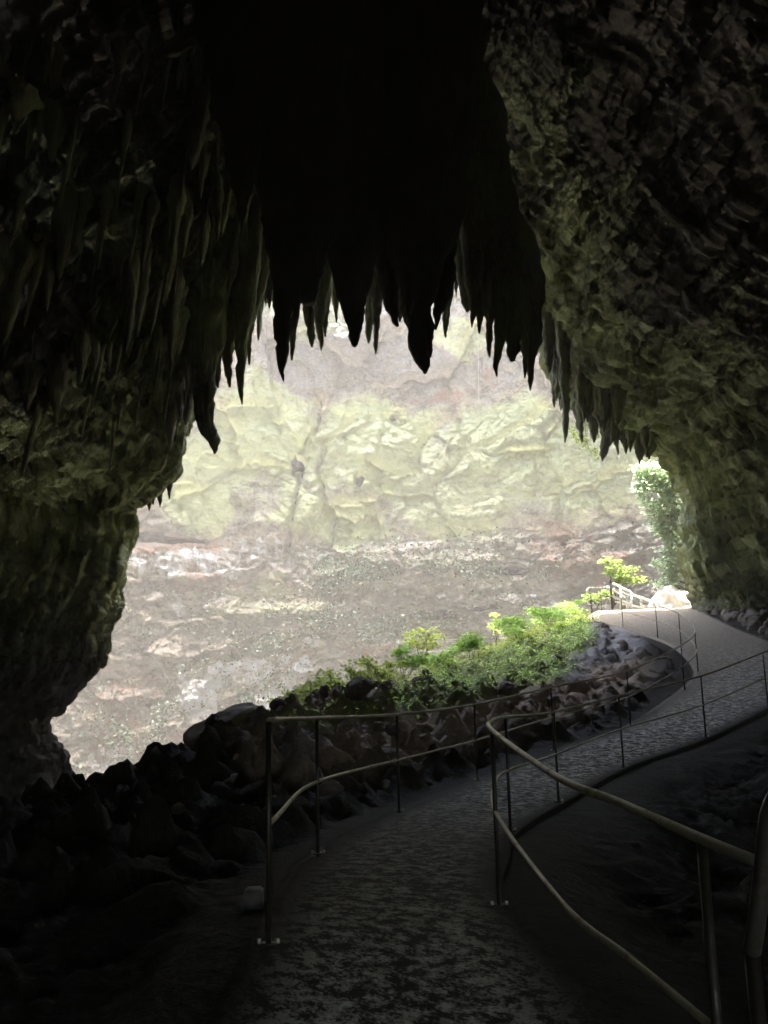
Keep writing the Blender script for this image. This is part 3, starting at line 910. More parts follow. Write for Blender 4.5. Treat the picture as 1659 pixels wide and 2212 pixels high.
for dd, rows in [
    (22.6, [(465, 1191, 1199), (400, 1187, 1213), (330, 1180, 1228), (250, 1172, 1240), (100, 1155, 1255), (-150, 1120, 1270)]),
    (22.9, [(490, 1222, 1229), (430, 1217, 1241), (350, 1212, 1252), (250, 1205, 1265), (60, 1190, 1285)]),
    (22.7, [(588, 1264, 1272), (540, 1257, 1277), (470, 1250, 1283), (400, 1240, 1291), (300, 1228, 1302), (150, 1210, 1315), (-100, 1180, 1330)]),
    (22.5, [(668, 1293, 1301), (620, 1284, 1307), (560, 1290, 1320), (500, 1296, 1331), (420, 1290, 1341), (330, 1278, 1350), (150, 1255, 1360), (-100, 1220, 1370)]),
    (22.4, [(606, 1356, 1372), (570, 1343, 1386), (500, 1342, 1393), (400, 1333, 1402), (300, 1312, 1408), (100, 1265, 1390), (-150, 1200, 1360), (-500, 1110, 1310)]),
    (23.6, [(675, 1411, 1418), (620, 1407, 1426), (540, 1398, 1433), (450, 1388, 1442), (370, 1375, 1446), (200, 1340, 1430)]),
    (24.0, [(727, 1433, 1440), (680, 1429, 1449), (600, 1427, 1459), (520, 1422, 1476), (440, 1412, 1486), (300, 1392, 1490), (100, 1335, 1460)]),
    (28.5, [(562, 565, 573), (520, 559, 578), (450, 547, 578), (380, 543, 592), (300, 548, 612), (200, 555, 625), (60, 550, 640)]),
    (28.0, [(547, 527, 534), (500, 512, 541), (430, 500, 537), (370, 497, 534), (280, 496, 560), (120, 490, 590)]),
    (29.0, [(446, 631, 636), (400, 624, 641), (330, 611, 641), (250, 603, 636), (120, 590, 650)]),
    (28.6, [(505, 582, 588), (450, 578, 596), (380, 577, 604), (280, 575, 616), (120, 570, 630)]),
    (28.4, [(577, 793, 798), (530, 787, 805), (450, 785, 813), (350, 779, 821), (270, 769, 818), (150, 760, 820)]),
    (28.8, [(532, 761, 769), (480, 751, 779), (400, 753, 787), (320, 762, 793), (200, 760, 810)]),
    (28.6, [(442, 890, 899), (400, 884, 909), (330, 884, 909), (250, 877, 902), (150, 860, 890), (20, 840, 900)]),
    (28.2, [(507, 1082, 1089), (460, 1075, 1096), (400, 1075, 1102), (330, 1078, 1114), (220, 1080, 1130)]),
    (27.5, [(402, 1170, 1184), (370, 1159, 1193), (300, 1146, 1192), (240, 1130, 1187), (160, 1118, 1180), (20, 1110, 1190)]),
    (27.0, [(602, 443, 451), (550, 436, 459), (480, 434, 466), (420, 438, 472), (320, 436, 495), (150, 430, 520)]),
    (25.2, [(785, 237, 243), (740, 227, 246), (680, 221, 246), (600, 217, 253), (520, 213, 263), (400, 207, 290), (250, 200, 305), (0, 180, 320)]),
    (25.6, [(715, 186, 193), (670, 170, 196), (600, 161, 197), (520, 158, 216), (400, 155, 235), (200, 140, 250)]),
    (25.0, [(716, 135, 144), (650, 120, 151), (560, 108, 153), (450, 96, 172), (250, 70, 190)]),
    (26.2, [(620, 266, 272), (570, 261, 277), (500, 261, 283), (420, 261, 297), (300, 266, 333), (180, 262, 372), (0, 250, 380)]),
    (24.6, [(990, 123, 130), (962, 112, 138), (935, 90, 142), (900, 70, 136), (850, 55, 116), (800, 45, 113), (740, 38, 120), (680, 22, 128), (560, -10, 145), (400, -40, 160), (150, -60, 180)]),
    (27.5, [(360, 310, 318), (310, 300, 335), (230, 296, 360), (100, 290, 380)]), (27.2, [(385, 350, 356), (340, 343, 364), (260, 338, 374), (120, 325, 385)]),
]:
    rgt = rows[0][1] > 1180 and dd < 26
    add(dd, A3(rows), .6, .85, -.5 if rgt else 0.0)
for dd, rows in [
    (33.0, [(40, 502, 508), (0, 494, 516), (-60, 484, 526), (-160, 470, 545)]),
    (33.4, [(60, 537, 543), (20, 532, 549), (-60, 524, 561), (-160, 510, 575)]),
    (33.2, [(232, 559, 565), (180, 551, 576), (100, 552, 584), (30, 549, 584), (-60, 544, 592), (-150, 530, 602), (-260, 510, 615)]),
    (33.6, [(228, 651, 658), (180, 634, 661), (100, 617, 661), (0, 604, 667), (-100, 588, 675), (-220, 570, 690)]),
    (33.8, [(232, 716, 724), (190, 704, 736), (100, 694, 747), (0, 688, 762), (-100, 678, 775), (-200, 665, 790)]),
    (33.0, [(332, 761, 768), (300, 754, 781), (250, 759, 802), (200, 764, 826), (120, 749, 852), (0, 738, 872), (-100, 720, 890), (-220, 700, 910)]),
    (33.6, [(296, 846, 852), (260, 837, 856), (200, 815, 851), (130, 800, 852), (40, 790, 870)]),
    (34.6, [(241, 907, 912), (200, 901, 919), (150, 894, 921), (90, 888, 922), (0, 880, 940)]),
    (34.4, [(326, 973, 981), (290, 964, 989), (220, 944, 994), (150, 924, 1003), (60, 898, 1016), (-20, 880, 1030)]),
    (34.8, [(311, 997, 1003), (270, 991, 1007), (200, 988, 1014), (120, 985, 1030)]),
]:
    add(dd, A5(rows), .8)
rnd = random.Random(5)
# little teeth under the shelf on the left and along the roof edge
for (x, y, dd, wd, hh) in [(322, 1104, 27.8, 11, 30), (331, 1090, 27.7, 6, 20), (346, 1096, 27.7, 12, 44), (366, 1078, 27.6, 9, 40), (386, 1028, 27.6, 7, 34),
                           (574, 660, 29.5, 10, 40), (590, 655, 29.5, 11, 45), (562, 668, 29.3, 9, 36), (1500 * 0 + 1010, 668, 30.5, 9, 50), (1022, 690, 30.3, 10, 60), (985, 640, 31, 10, 50)]:
    add(dd, [(y, x - 1, x + 1), (y - hh * .4, x - wd * .4, x + wd * .4), (y - hh, x - wd * .8, x + wd * .8), (y - hh * 2, x - wd * 1.6, x + wd * 1.6)])
fr = np.random.RandomState(77)
for k_ in range(34):
    q_ = fr.rand() ** .9
    x = 1128 + 290 * q_
    ly = np.interp(x, [1128, 1155, 1195, 1250, 1330, 1388, 1420], [705, 745, 830, 885, 925, 950, 975])
    dd = np.interp(x, [1128, 1420], [32.3, 34.6]) - fr.uniform(0, 3.5)
    ly = ly - (33.5 - dd) * 14
    hh, wd = fr.uniform(25, 85) * (1.25 - .6 * q_), fr.uniform(7, 15)
    sk = fr.uniform(-5, 5)
    add(dd, [(ly + hh, x - 1, x + 1), (ly + hh * .7, x - wd * .45, x + wd * .45), (ly + hh * .35, x - wd * .75 + sk, x + wd * .75 + sk), (ly, x - wd + sk, x + wd + sk), (ly - 60, x - wd * 1.7 + sk, x + wd * 1.7 + sk), (ly - 110, x - wd * 2 + sk, x + wd * 2 + sk)])
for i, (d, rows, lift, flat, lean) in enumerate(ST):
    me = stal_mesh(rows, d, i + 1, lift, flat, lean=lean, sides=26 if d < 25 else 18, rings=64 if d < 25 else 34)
    link_mesh('stalactite', me, MAT['stal_shaded' if d < 22 else 'stal'], CAVE)

# draperies hanging on the left wall and from the roof there: real depth, hung from the displaced wall itself
cg = cave
def hang(i, j, length, rad, seed, flat=.6):
    p = cg[j, i]; n = nrm[j, i]
    c = p + n * rad * .75
    rings, sides = 22, 14
    tz = np.linspace(0, 1, rings)
    r = rad * np.minimum(1, tz * 5 + .35) * (1 - tz) ** .6 * (1 + .18 * np.sin(tz * 9 + seed)) + .012
    cx = c[None] + np.stack([.25 * rad * np.sin(tz * 3 + seed), .25 * rad * np.cos(tz * 4 + seed) - (.12 + .25 * np.modf(seed)[0]) * tz * length, -tz * length + .25 * length], 1)
    an = np.linspace(0, 2 * np.pi, sides, endpoint=False)
    ax = np.array([0, 1.0, 0]); bx = np.array([1.0, 0, 0])
    ring = np.cos(an)[:, None] * ax * 1.0 + np.sin(an)[:, None] * bx * flat
    V = cx[:, None] + ring[None] * r[:, None, None]
    vp = V.reshape(-1, 3)
    dr = np.repeat(r, sides) * (.55 * ridged(vp * np.array([3.5, 3.5, .6]) + seed, 3) + .35 * fbm(vp * 2.5 + seed, 3))
    V = (V + ring[None] * dr.reshape(rings, sides, 1)).reshape(-1, 3)
    return mesh_quads('stalactite', V, grid_faces(rings, sides, True))
rs = np.random.RandomState(11)
cnt = 0
lipx = np.linspace(0, 1, cg.shape[1])
while cnt < 190:
    i = rs.randint(int(.20 * cg.shape[1]), int(.50 * cg.shape[1]))
    j = rs.randint(4, 300)
    p = cg[j, i]
    px, py = project(p[None])
    if not (-60 < px[0] < 640 and 60 < py[0] < 900) or p[2] < 6: continue
    L = rs.uniform(.9, 3.2); R = rs.choice([.06, .10, .15, .22, .32], p=[.2, .25, .25, .2, .1]) * rs.uniform(.8, 1.2)
    link_mesh('stalactite', hang(i, j, L, R, rs.uniform(0, 50)), MAT['drape'], CAVE)
    cnt += 1

# ------------------------------------------------------------------ boulder and stones of the bank
def rock_mesh(name, seed, sub=3, power=2.6, amp=.22, cone=0.0, sc=(1, 1, 1)):
    import bmesh
    bm = bmesh.new()
    bmesh.ops.create_icosphere(bm, subdivisions=sub, radius=1)
    me = bpy.data.meshes.new(name)
    bm.to_mesh(me); bm.free()
    v = np.zeros(len(me.vertices) * 3, np.float32)
    me.vertices.foreach_get('co', v)
    v = v.reshape(-1, 3).astype(float)
    nn = v.copy()
    pn = (np.abs(v) ** power).sum(1) ** (1 / power)
    v = v / pn[:, None]
    if cone:
        k_ = np.clip((v[:, 2] + .2) / 1.2, 0, 1)
        v[:, :2] *= (1 - cone * k_)[:, None]
        v[:, 2] *= 1.15
    v = v * np.array(sc)
    v += nn * (amp * ridged(v * 1.1 + seed * 3.3, 4) + amp * .6 * fbm(v * 3 + seed, 3))[:, None]
    me.vertices.foreach_set('co', v.astype(np.float32).ravel())
    me.update()
    return me

bpos = P(485, 1582, 15.2)
bo = link_mesh('boulder', rock_mesh('boulder', 4, 5, 4.5, .09, 0, (.64, .48, .27)), MAT['boulder'])
bo.location = bpos
bo.rotation_euler = (math.radians(6), math.radians(-24), math.radians(12))
tag(bo, 'large dark slab-sided boulder tilted on the bank, highest rock left of the railing', 'boulder')

bank = []
rs = np.random.RandomState(3)
variants = [rock_mesh('stone', s, 3, 2.2, .36, c) for s, c in ((1, .3), (2, .25), (3, .15), (4, .2), (5, .1), (6, .3), (7, .3), (8, .2), (9, 0))]
cand = []
tries = 0
while len(cand) < 170 and tries < 60000:
    tries += 1
    px, py = rs.uniform(270, 1330), rs.uniform(1380, 1860)
    x, y = rs.uniform(-7, 9), rs.uniform(7, 33)
    # keep to the bank between the walkway and the ridge
    ry = np.interp(x, [r[0] for r in RG], [r[1] for r in RG])
    if y > ry - .8 or (x < -2.5 and y > 10): continue
    d_, _ = path_dist(np.array([[x, y]]))
    if d_[0] < .35: continue
    if x > LEDGE[3][0] and y < np.interp(x, [e[0] for e in LW[:7]], [e[1] for e in LW[:7]]) + .5: continue
    if y > 20 and rs.rand() < .55: continue
    sz = rs.choice([.05, .07, .10, .13, .16], p=[.2, .28, .27, .17, .08]) * rs.uniform(.8, 1.2) * np.clip(y / 14, .45, 1.1)
    cand.append((x, y, sz))
zc = terrain(np.array([[a, b_] for a, b_, _ in cand]))
for (x, y, sz), z in zip(cand, zc):
    o = bpy.data.objects.new('stone', variants[rs.randint(len(variants))])
    COL.objects.link(o)
    if not o.data.materials: o.data.materials.append(MAT['stone'])
    o.parent = GROUND
    o.location = (x, y, z - sz * .25)
    o.scale = (sz * rs.uniform(.8, 1.3), sz * rs.uniform(.8, 1.3), sz * rs.uniform(.6, 1.0))
    o.rotation_euler = (rs.normal(0, .25), rs.normal(0, .18), rs.uniform(0, 6.28))
for me in variants:
    if not me.materials: me.materials.append(MAT['stone'])
    me.polygons.foreach_set('use_smooth', np.ones(len(me.polygons), bool))
# rubble where the right wall meets the walkway
for k_ in range(44):
    y = rs.uniform(25, 37)
    x = np.interp(y, [25, 29, 32, 37], [11.9, 12.4, 12.8, 13.6]) + rs.uniform(0, 1.2)
    sz = rs.uniform(.06, .24)
    o = bpy.data.objects.new('stone', variants[rs.randint(len(variants))])
    COL.objects.link(o); o.parent = GROUND
    o.location = (x, y, terrain([[x, y]])[0] + sz * .3)
    o.scale = (sz, sz * 1.2, sz); o.rotation_euler = (0, 0, rs.uniform(0, 6))
# added pale rock standing in for the sun glare where the walkway leaves the cave
sun_glare_rock = link_mesh('boulder', rock_mesh('boulder', 21, 5, 2.2, .42, .6, (1.0, .7, .72)), plain('sun_glare_white', (.72, .70, .64), .8, 0, .12, 6, .4))
sun_glare_rock.location = P(1452, 1312, 41.5)
tag(sun_glare_rock, 'added pale boulder standing in for the sun glare at the far end of the walkway', 'boulder')

# ------------------------------------------------------------------ railings
RH, MH, PR = 1.06, .56, .0155
def up(p, h): return np.array([p[0], p[1], p[2] + h])
def railing(label, posts, top_pts, mid_pts, base_at, plates=True, rad=PR):
    root = empty('handrail', base_at)
    tag(root, label, 'railing', 'pipe railings along the walkway')
    child('top_rail', tube_mesh('top_rail', catmull(top_pts, 10), rad, 10), MAT['pipe'], root)
    child('middle_rail', tube_mesh('middle_rail', catmull(mid_pts, 10), rad * .85, 10), MAT['pipe'], root)
    for p in posts:
        po = child('post', tube_mesh('post', [up(p, -.1), up(p, RH * .5), up(p, RH - rad * .6)], rad * .95, 10), MAT['post'], root)
        if plates:
            V, F = box_raw(up(p, .012), (.07, .05, .010))
            pp = link_mesh('base_plate', mesh_quads('base_plate', V, F), MAT['post'], po, False)
            for s in (-1, 1):
                tb = tube_mesh('bolt', [up(p, .015) + [s * .045, 0, 0], up(p, .035) + [s * .045, 0, 0]], .010, 8)
                link_mesh('bolt', tb, MAT['bolt'], po)
    return root
endL = [P(1271, 1330, 35.8), P(1277, 1323, 36.9), P(1300, 1322, 37.6), P(1321, 1318, 37.6)]
Lall = LW + endL
railing('rusty cream pipe railing along the rocky bank side, curling round at the crest', LW + [endL[1], endL[2]],
        [up(p, RH) for p in Lall], [up(p, MH) for p in Lall], LW[0])
r_near = P(1515, 1812, 2.55) - [0, 0, RH]
r_end = P_at_z(1645, 1866, 1.08) - [0, 0, RH]
bow = [P_at_z(px, py, z) - [0, 0, RH] for px, py, z in ((1335, 1733, 1.105), (1195, 1673, 1.12))]
Rall = [r_end, r_near] + bow + [RW[0], mid_r] + RW[1:] + [np.array([9.3, 19.4, RW[-1][2] + .35]), np.array([10.6, 21.0, RW[-1][2] + .6])]
top_r = [up(p, RH) for p in Rall]
mid_rr = [up(p, MH) for p in Rall[1:]]
RR = railing('cream pipe railing on the dark inner side, bending sharply towards the viewer', [r_near] + RW + [Rall[-1]], top_r, mid_rr, RW[0])
# curved end pipe close to the viewer
endp = [P(1624, 2055, 1.55), P(1634, 1990, 1.52), P(1648, 1880, 1.5), P(1662, 1760, 1.48), P(1690, 1700, 1.46)]
child('end_pipe', tube_mesh('end_pipe', catmull(endp, 8), .015, 12), MAT['pipe_dull'], RR)
child('unlit_end', tube_mesh('unlit_end', [endp[0] * [1, 1, 0] + [.004, 0, -.1], endp[0] + [0, 0, .01]], .013, 10), MAT['post'], RR)  # dark post standing in for the unlit lower end of the pipe

# white gate and railing beyond the crest
def bar(a, b_, r): return tube_mesh('bar', [a, (np.array(a) + b_) / 2, b_], r, 8)
g0 = P(1323, 1318, 37.6)
wr = empty('white_railing', g0)
tag(wr, 'white painted tube railing in the sun beyond the crest of the walkway', 'railing')
gp = empty('gate_post', g0)
tag(gp, 'dark upright post where the white railing begins', 'post')
child('shaft', tube_mesh('shaft', [up(g0, -.3), up(g0, .6), up(g0, 1.28)], .045, 10), MAT['post'], gp)
child('cap', tube_mesh('cap', [up(g0, 1.28), up(g0, 1.31)], .06, 10), MAT['post'], gp)
for a, b_, r in [((1325, 1261, 37.7), (1361, 1278, 38.4), .055), ((1327, 1271, 37.7), (1359, 1285, 38.4), .045), ((1311, 1268, 37.5), (1355, 1292, 38.4), .045), ((1361, 1278, 38.4), (1363, 1284, 38.4), .055),
                 ((1362, 1284, 38.4), (1424, 1304, 40.0), .06), ((1330, 1300, 37.8), (1398, 1316, 39.3), .045), ((1326, 1290, 37.7), (1362, 1304, 38.4), .045), ((1390, 1310, 39.2), (1424, 1314, 40), .045)]:
    child('rail', bar(P(*a), P(*b_), r), MAT['white'], wr)
for x, y0, y1, dd in [(1363, 1280, 1322, 38.4), (1355, 1288, 1322, 38.3), (1385, 1292, 1322, 39.0), (1412, 1300, 1322, 39.7), (1424, 1304, 1322, 40.0), (1340, 1270, 1322, 37.9)]:
    child('post', bar(P(x, y1, dd) - [0, 0, .15], P(x, y0, dd), .055), MAT['white'], wr)

# concrete block by the first post of the near railing
blk = P(548, 1921, 4.6)
for dd in np.arange(4.6, 7.5, .05):
    blk = P(548, 1921, dd)
    if blk[2] - terrain([[blk[0], blk[1]]])[0] < .10: break
V, F = box_raw((0, 0, -.06), (.11, .18, .12), .1)
import bmesh
bm = bmesh.new(); bme = mesh_quads('concrete_block', V, F); bm.from_mesh(bme)
bmesh.ops.bevel(bm, geom=bm.edges[:], offset=.012, segments=2, affect='EDGES'); bm.to_mesh(bme); bm.free()
bb = link_mesh('concrete_block', bme, MAT['concrete'], None, False)
bb.location = blk
tag(bb, 'small flat-topped concrete block beside the first railing post', 'block')

# thin strand hanging before the cliff
a, b_ = P(1028, 560, 50), P(1036, 1005, 50)
st = link_mesh('hanging_strand', tube_mesh('hanging_strand', [a, a * .6 + b_ * .4 + [.05, 0, 0], b_], .011, 6), MAT['strand'])
tag(st, 'thin pale strand hanging straight down in front of the cliff', 'strand')

# ------------------------------------------------------------------ plants
def leaves(centers, nrm_, length, width, rs_):
    """small folded leaves: two triangles a side of the midrib -> one quad pair"""
    n = len(centers)
    a = rs_.normal(size=(n, 3)); a[:, 2] = a[:, 2] * .5 - .1
    a /= np.linalg.norm(a, axis=1)[:, None]
    b = np.cross(a, nrm_); b /= np.linalg.norm(b, axis=1)[:, None] + 1e-9
    c = np.cross(b, a)
    L = (length * rs_.uniform(.6, 1.25, n))[:, None]; Wd = (width * rs_.uniform(.7, 1.2, n))[:, None]
    p0 = centers - a * L * .5
    p2 = centers + a * L * .5 - c * L * .12
    p1 = centers + b * Wd * .5 + c * L * .06
    p3 = centers - b * Wd * .5 + c * L * .06
    V = np.stack([p0, p1, p2, p3], 1).reshape(-1, 3)
    i = np.arange(n) * 4
    F = np.concatenate([np.stack([i, i + 1, i + 2], 1), np.stack([i, i + 2, i + 3], 1)])
    return V, F

def up_normals(n, rs_, spread=.55):
    v = rs_.normal(size=(n, 3)) * spread; v[:, 2] += 1
    return v / np.linalg.norm(v, axis=1)[:, None]

def plant(name, label, cat, base, clumps, nleaf, ll, lw, mat, seed, group=None, stem_r=.012, leafname='foliage', stemname='stem', trunk=None, limbs=True):
    """base point, clumps: list of (centre, radius vec); leaves gathered in whorls inside each clump, a stem to each"""
    rs_ = np.random.RandomState(seed)
    root = empty(name, base)
    tag(root, label, cat, group)
    parts = []
    C = []
    for c, r in clumps:
        c = np.array(c); r = np.array(r)
        k = max(6, int(nleaf * (r[0] * r[2]) / (sum(q[1][0] * q[1][2] for q in clumps))))
        nw = max(2, k // 9)
        wh = rs_.normal(size=(nw, 3)); wh /= np.linalg.norm(wh, axis=1)[:, None]
        wh = c + wh * (rs_.uniform(.25, 1, (nw, 1)) ** .6) * r
        idx = rs_.randint(0, nw, k)
        C.append(wh[idx] + rs_.normal(size=(k, 3)) * ll * .7 * np.array([1, 1, .5]))
    C = np.vstack(C)
    V, F = leaves(C, up_normals(len(C), rs_), ll, lw, rs_)
    child(leafname, mesh_quads(leafname, V, F), mat, root, False)
    if limbs:
        start = np.array(base) if trunk is None else None
        tubes = []
        for c, r in clumps:
            c = np.array(c)
            s = np.array(base) if trunk is None else trunk[np.argmin(np.linalg.norm(trunk - (c - [0, 0, .4]), axis=1))]
            m = (s + c) / 2 + rs_.normal(size=3) * .06 * np.linalg.norm(c - s) + [0, 0, .04]
            V_, F_, _ = tube(catmull([s, m, c], 5), np.linspace(stem_r, stem_r * .35, 11), 5, False)
            tubes.append((V_, F_))
        V, F = join_raw(tubes)
        child(stemname, mesh_quads(stemname, V, F), MAT['bark'], root)
    return root

def bush(label, px, py, d, wpx, hpx, n, mat, seed, ll=.13, lw=.06, cat='shrub', group='leafy shrubs along the ridge', name='shrub'):
    rs_ = np.random.RandomState(seed + 100)
    b = P(px, py - (14 if px < 900 else 4), d)
    s = d / FOC
    wv, hv = wpx * s, hpx * s * .85
    cl = []
    for k in range(rs_.randint(5, 9)):
        hh = rs_.uniform(.35, 1.0)
        cl.append((b + np.array([rs_.uniform(-.5, .5) * wv * (1.1 - .4 * hh), rs_.uniform(-.4, .4) * wv, hh * hv - .06 * hv]), np.array([.26 * wv, .26 * wv, .15 * hv]) * rs_.uniform(.8, 1.2)))
    return plant(name, label, cat, b - [0, 0, .1], cl, n, ll, lw, mat, seed, group)

Y_, G_ = MAT['leaf_yellow'], MAT['leaf_green']
bush('slender yellow-green shrub at the left end of the ridge, next to the dark boulder', 655, 1535, 19.5, 60, 50, 500, Y_, 1)
bush('pale spindly shrub rising from the ridge, second clump from the boulder', 725, 1522, 20.5, 60, 70, 500, Y_, 2)
bush('thin upright yellow-green shrub with flat leaf tiers above the low ridge growth', 770, 1515, 21.3, 42, 92, 450, Y_, 3)
bush('narrow yellowish shrub with tiered leaves, just right of a similar thinner one', 808, 1508, 22.0, 48, 80, 450, Y_, 4)
bush('tall dense green shrub in the middle of the ridge, its tip leaning left', 875, 1480, 23.5, 70, 82, 900, G_, 5)
bush('low rounded green shrub right of the tall dense one', 940, 1460, 25, 80, 55, 800, G_, 6)
bush('rounded bright green shrub with dark hollow under it, right of the small yellow tree', 1018, 1440, 26.5, 70, 70, 1100, G_, 7)
bush('broad ferny shrub spilling down the upper ridge below the bare cliff', 1120, 1390, 29.5, 110, 62, 1500, G_, 8, .12, .05)
bush('ferny shrub near the top of the ridge, below the crest of the walkway', 1190, 1360, 32, 100, 55, 1500, G_, 9, .12, .05)
bush('low ferny clump ending the green ridge beside the far railing loop', 1240, 1333, 34.5, 60, 34, 700, G_, 10, .12, .05)
bush('bright yellow-green shrub behind the far railing loop', 1290, 1312, 38.5, 50, 40, 600, MAT['leaf_sapling'], 11, .16, .08)
bush('tiny yellow-green plant standing alone against the grey cliff', 1072, 1392, 33.0, 26, 70, 140, Y_, 12, .12, .06, 'plant')
bush('bright low shrub at the very start of the ridge growth, half hidden by rocks', 620, 1548, 18.6, 50, 40, 420, Y_, 13)
bush('thin pale shrub leaning left above the first dark rocks of the ridge', 690, 1530, 20.0, 50, 62, 420, Y_, 14)
bush('leafy bright shrub between two thin yellowish ones on the lower ridge', 840, 1498, 22.6, 60, 66, 650, Y_, 15)
# small yellow tree standing behind the ridge
b0 = P(912, 1440, 29)
cl = [(P(900, 1385, 29), (.38, .3, .14)), (P(935, 1378, 29.2), (.35, .3, .13)), (P(917, 1365, 29.1), (.3, .3, .12)), (P(925, 1395, 29), (.4, .3, .12)), (P(890, 1372, 29.3), (.22, .2, .1))]
plant('young_tree', 'small yellow-leaved sapling rising behind the middle of the ridge', 'tree', b0 - [0, 0, .6], cl, 520, .15, .08, Y_, 31, None, .02, 'crown', 'trunk')
b0 = P(1322, 1300, 39.5)
cl = [(P(1318, 1212, 39.5), (.5, .4, .16)), (P(1330, 1230, 39.3), (.6, .5, .2)), (P(1357, 1232, 39.6), (.4, .4, .14)), (P(1350, 1255, 39.4), (.6, .4, .16)), (P(1380, 1252, 39.8), (.45, .4, .14)), (P(1340, 1246, 39.2), (.5, .4, .14))]
plant('young_tree', 'yellow-green sapling with tiered leaves behind the white railing', 'tree', b0 - [0, 0, .3], cl, 1100, .17, .09, MAT['leaf_sapling'], 32, None, .03, 'crown', 'trunk')
# tall tree beside the right edge of the mouth
tb = P(1512, 1325, 42.5)
trunk = catmull([tb - [0, 0, .4], P(1506, 1250, 42.6), P(1500, 1150, 42.8), P(1488, 1060, 42.6), P(1455, 1000, 42.4)], 8)
cl = [(P(x, y, dd), (rx, .5, rz)) for x, y, dd, rx, rz in [
    (1409, 1018, 42, .95, .5), (1440, 1028, 42.4, .7, .5), (1388, 1052, 42, .38, .6), (1396, 1082, 42, .3, .3), (1444, 1068, 42.6, .5, .4), (1416, 1107, 42, .55, .2), (1424, 1133, 42.2, .5, .45), (1452, 1135, 42.5, .5, .5),
    (1455, 1168, 42.2, .45, .25), (1446, 1193, 42, .5, .35), (1436, 1215, 41.8, .6, .25), (1452, 1242, 42, .55, .4), (1440, 1262, 41.8, .6, .2), (1470, 1215, 42.6, .4, .6), (1468, 1275, 42, .5, .3), (1478, 1150, 42.8, .3, .9), (1425, 1046, 42.3, .6, .35), (1432, 1090, 42.4, .5, .3), (1440, 1112, 42.6, .5, .3), (1437, 1152, 42.3, .5, .35), (1462, 1100, 42.8, .4, .5), (1452, 1050, 42.7, .5, .5), (1462, 1190, 42.6, .4, .4)]]
tree = plant('tree', 'tall light green tree leaning into view at the right edge of the cave mouth', 'tree', tb, cl, 6800, .24, .13, MAT['leaf_blue'], 33, None, .05, 'crown', 'limb', trunk)
child('trunk', tube_mesh('trunk', trunk, np.linspace(.16, .07, len(trunk)), 10), MAT['bark'], tree)
for k_ in range(4):
    x = 1480 + 5 * k_
    child('aerial_root', tube_mesh('aerial_root', [P(x - 4, 1180 + 8 * k_, 41.4), P(x, 1250, 41.4), P(x + 3, 1318, 41.4)], .016, 5), MAT['bark'], tree)
# hanging leafy vine among the right stalactites
vb = P(1262, 890, 35)
cl = [(P(1240, 930, 35), (.16, .2, .35)), (P(1265, 912, 35), (.25, .2, .4)), (P(1266, 960, 35), (.16, .2, .4)), (P(1290, 935, 35), (.25, .2, .4)), (P(1290, 985, 35), (.14, .2, .35)), (P(1252, 945, 35), (.12, .2, .3))]
plant('hanging_vine', 'bright yellow-green vine hanging behind the stalactites on the right', 'vine', vb, cl, 620, .14, .07, Y_, 34, None, .012, 'foliage', 'stem')

def scatter(name, label, cat, P0, N0, ll, lw, mat, seed, per=6, lift=.1, spread=1.0):
    rs_ = np.random.RandomState(seed)
    C = np.repeat(P0, per, 0) + rs_.normal(size=(len(P0) * per, 3)) * ll * spread * np.array([1, 1, .6])
    C += np.repeat(N0, per, 0) * rs_.uniform(0, lift, (len(C), 1))
    Nn = np.repeat(N0, per, 0) + rs_.normal(size=C.shape) * .5
    V, F = leaves(C, Nn, ll, lw, rs_)
    return tag(link_mesh(name, mesh_quads(name, V, F), mat, None, False), label, cat, None, 'stuff')
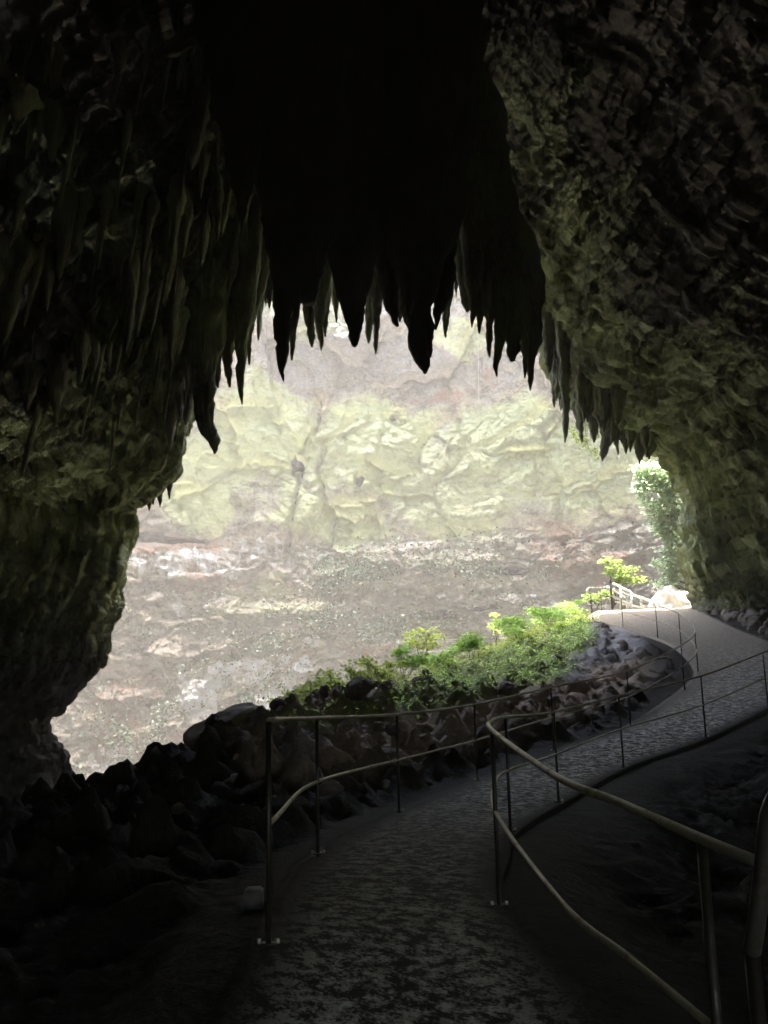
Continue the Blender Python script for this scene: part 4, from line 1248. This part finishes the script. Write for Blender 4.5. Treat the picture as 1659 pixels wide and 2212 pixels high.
# low ferns and moss on the ridge and slope
rs = np.random.RandomState(21)
gi = np.where((gm > .25) & (gv[:, 1] < 37) & (gv[:, 1] > 12) & (gpx > 560) & (gpx < 1300))[0]
pdg, _ = path_dist(gv[gi, :2])
gi = gi[pdg > .4]
gi = rs.choice(gi, min(1700, len(gi)), p=gm[gi] / gm[gi].sum(), replace=False)
scatter('ground_fern', 'low bright green ferns and moss covering the slope below the ridge', 'ferns', gv[gi], np.tile([0, 0, 1.0], (len(gi), 1)), .10, .045, MAT['leaf_fern'], 22, 7, .12)
# a belt of growth right on the ridge line
rp = resample(np.array(RG[4:]), 700)
rp = rp + rs.normal(size=rp.shape) * [.3, .5, 0]
rp[:, 2] = terrain(rp[:, :2])
scatter('ridge_undergrowth', 'tangled light green undergrowth lining the crest of the ridge', 'undergrowth', rp, np.tile([0, 0, 1.0], (len(rp), 1)), .13, .05, Y_, 23, 10, .38)
# ivy on the ledges of the far wall
wv = wall.reshape(-1, 3)
pr = np.clip(ivy, 0, 1) ** 1.5 + .02 * low * (wv[:, 1] > 48)
pr = pr * (wx_ > 100) * (wx_ < 1480) * (wy_ > 1150) * (wy_ < 1720)
ii = rs.choice(len(wv), 170, p=pr / pr.sum(), replace=False)
nn = np.repeat(nin[:, None, :], NV, 1).reshape(-1, 3)[ii] + [0, 0, .5]
scatter('ivy', 'grey-green creeping plants scattered over the ledges of the far cliff', 'ivy', wv[ii], nn, .26, .2, MAT['leaf_dark'], 24, 50, .35, 3.4)

# ------------------------------------------------------------------ haze in the air of the sinkhole
V, F = box_raw((0, 30, 16.5), (96, 96, 65))
hm = bpy.data.materials.new('haze')
hm.use_nodes = True
ht = hm.node_tree
ht.nodes.remove(ht.nodes['Principled BSDF'])
pv = ht.nodes.new('ShaderNodeVolumePrincipled')
pv.inputs['Color'].default_value = (1.0, .98, .92, 1)
pv.inputs['Density'].default_value = .0018
pv.inputs['Anisotropy'].default_value = .0
ht.links.new(pv.outputs[0], ht.nodes['Material Output'].inputs['Volume'])
hz = tag(link_mesh('haze', mesh_quads('haze', V, F), hm, None, False), kind='stuff')
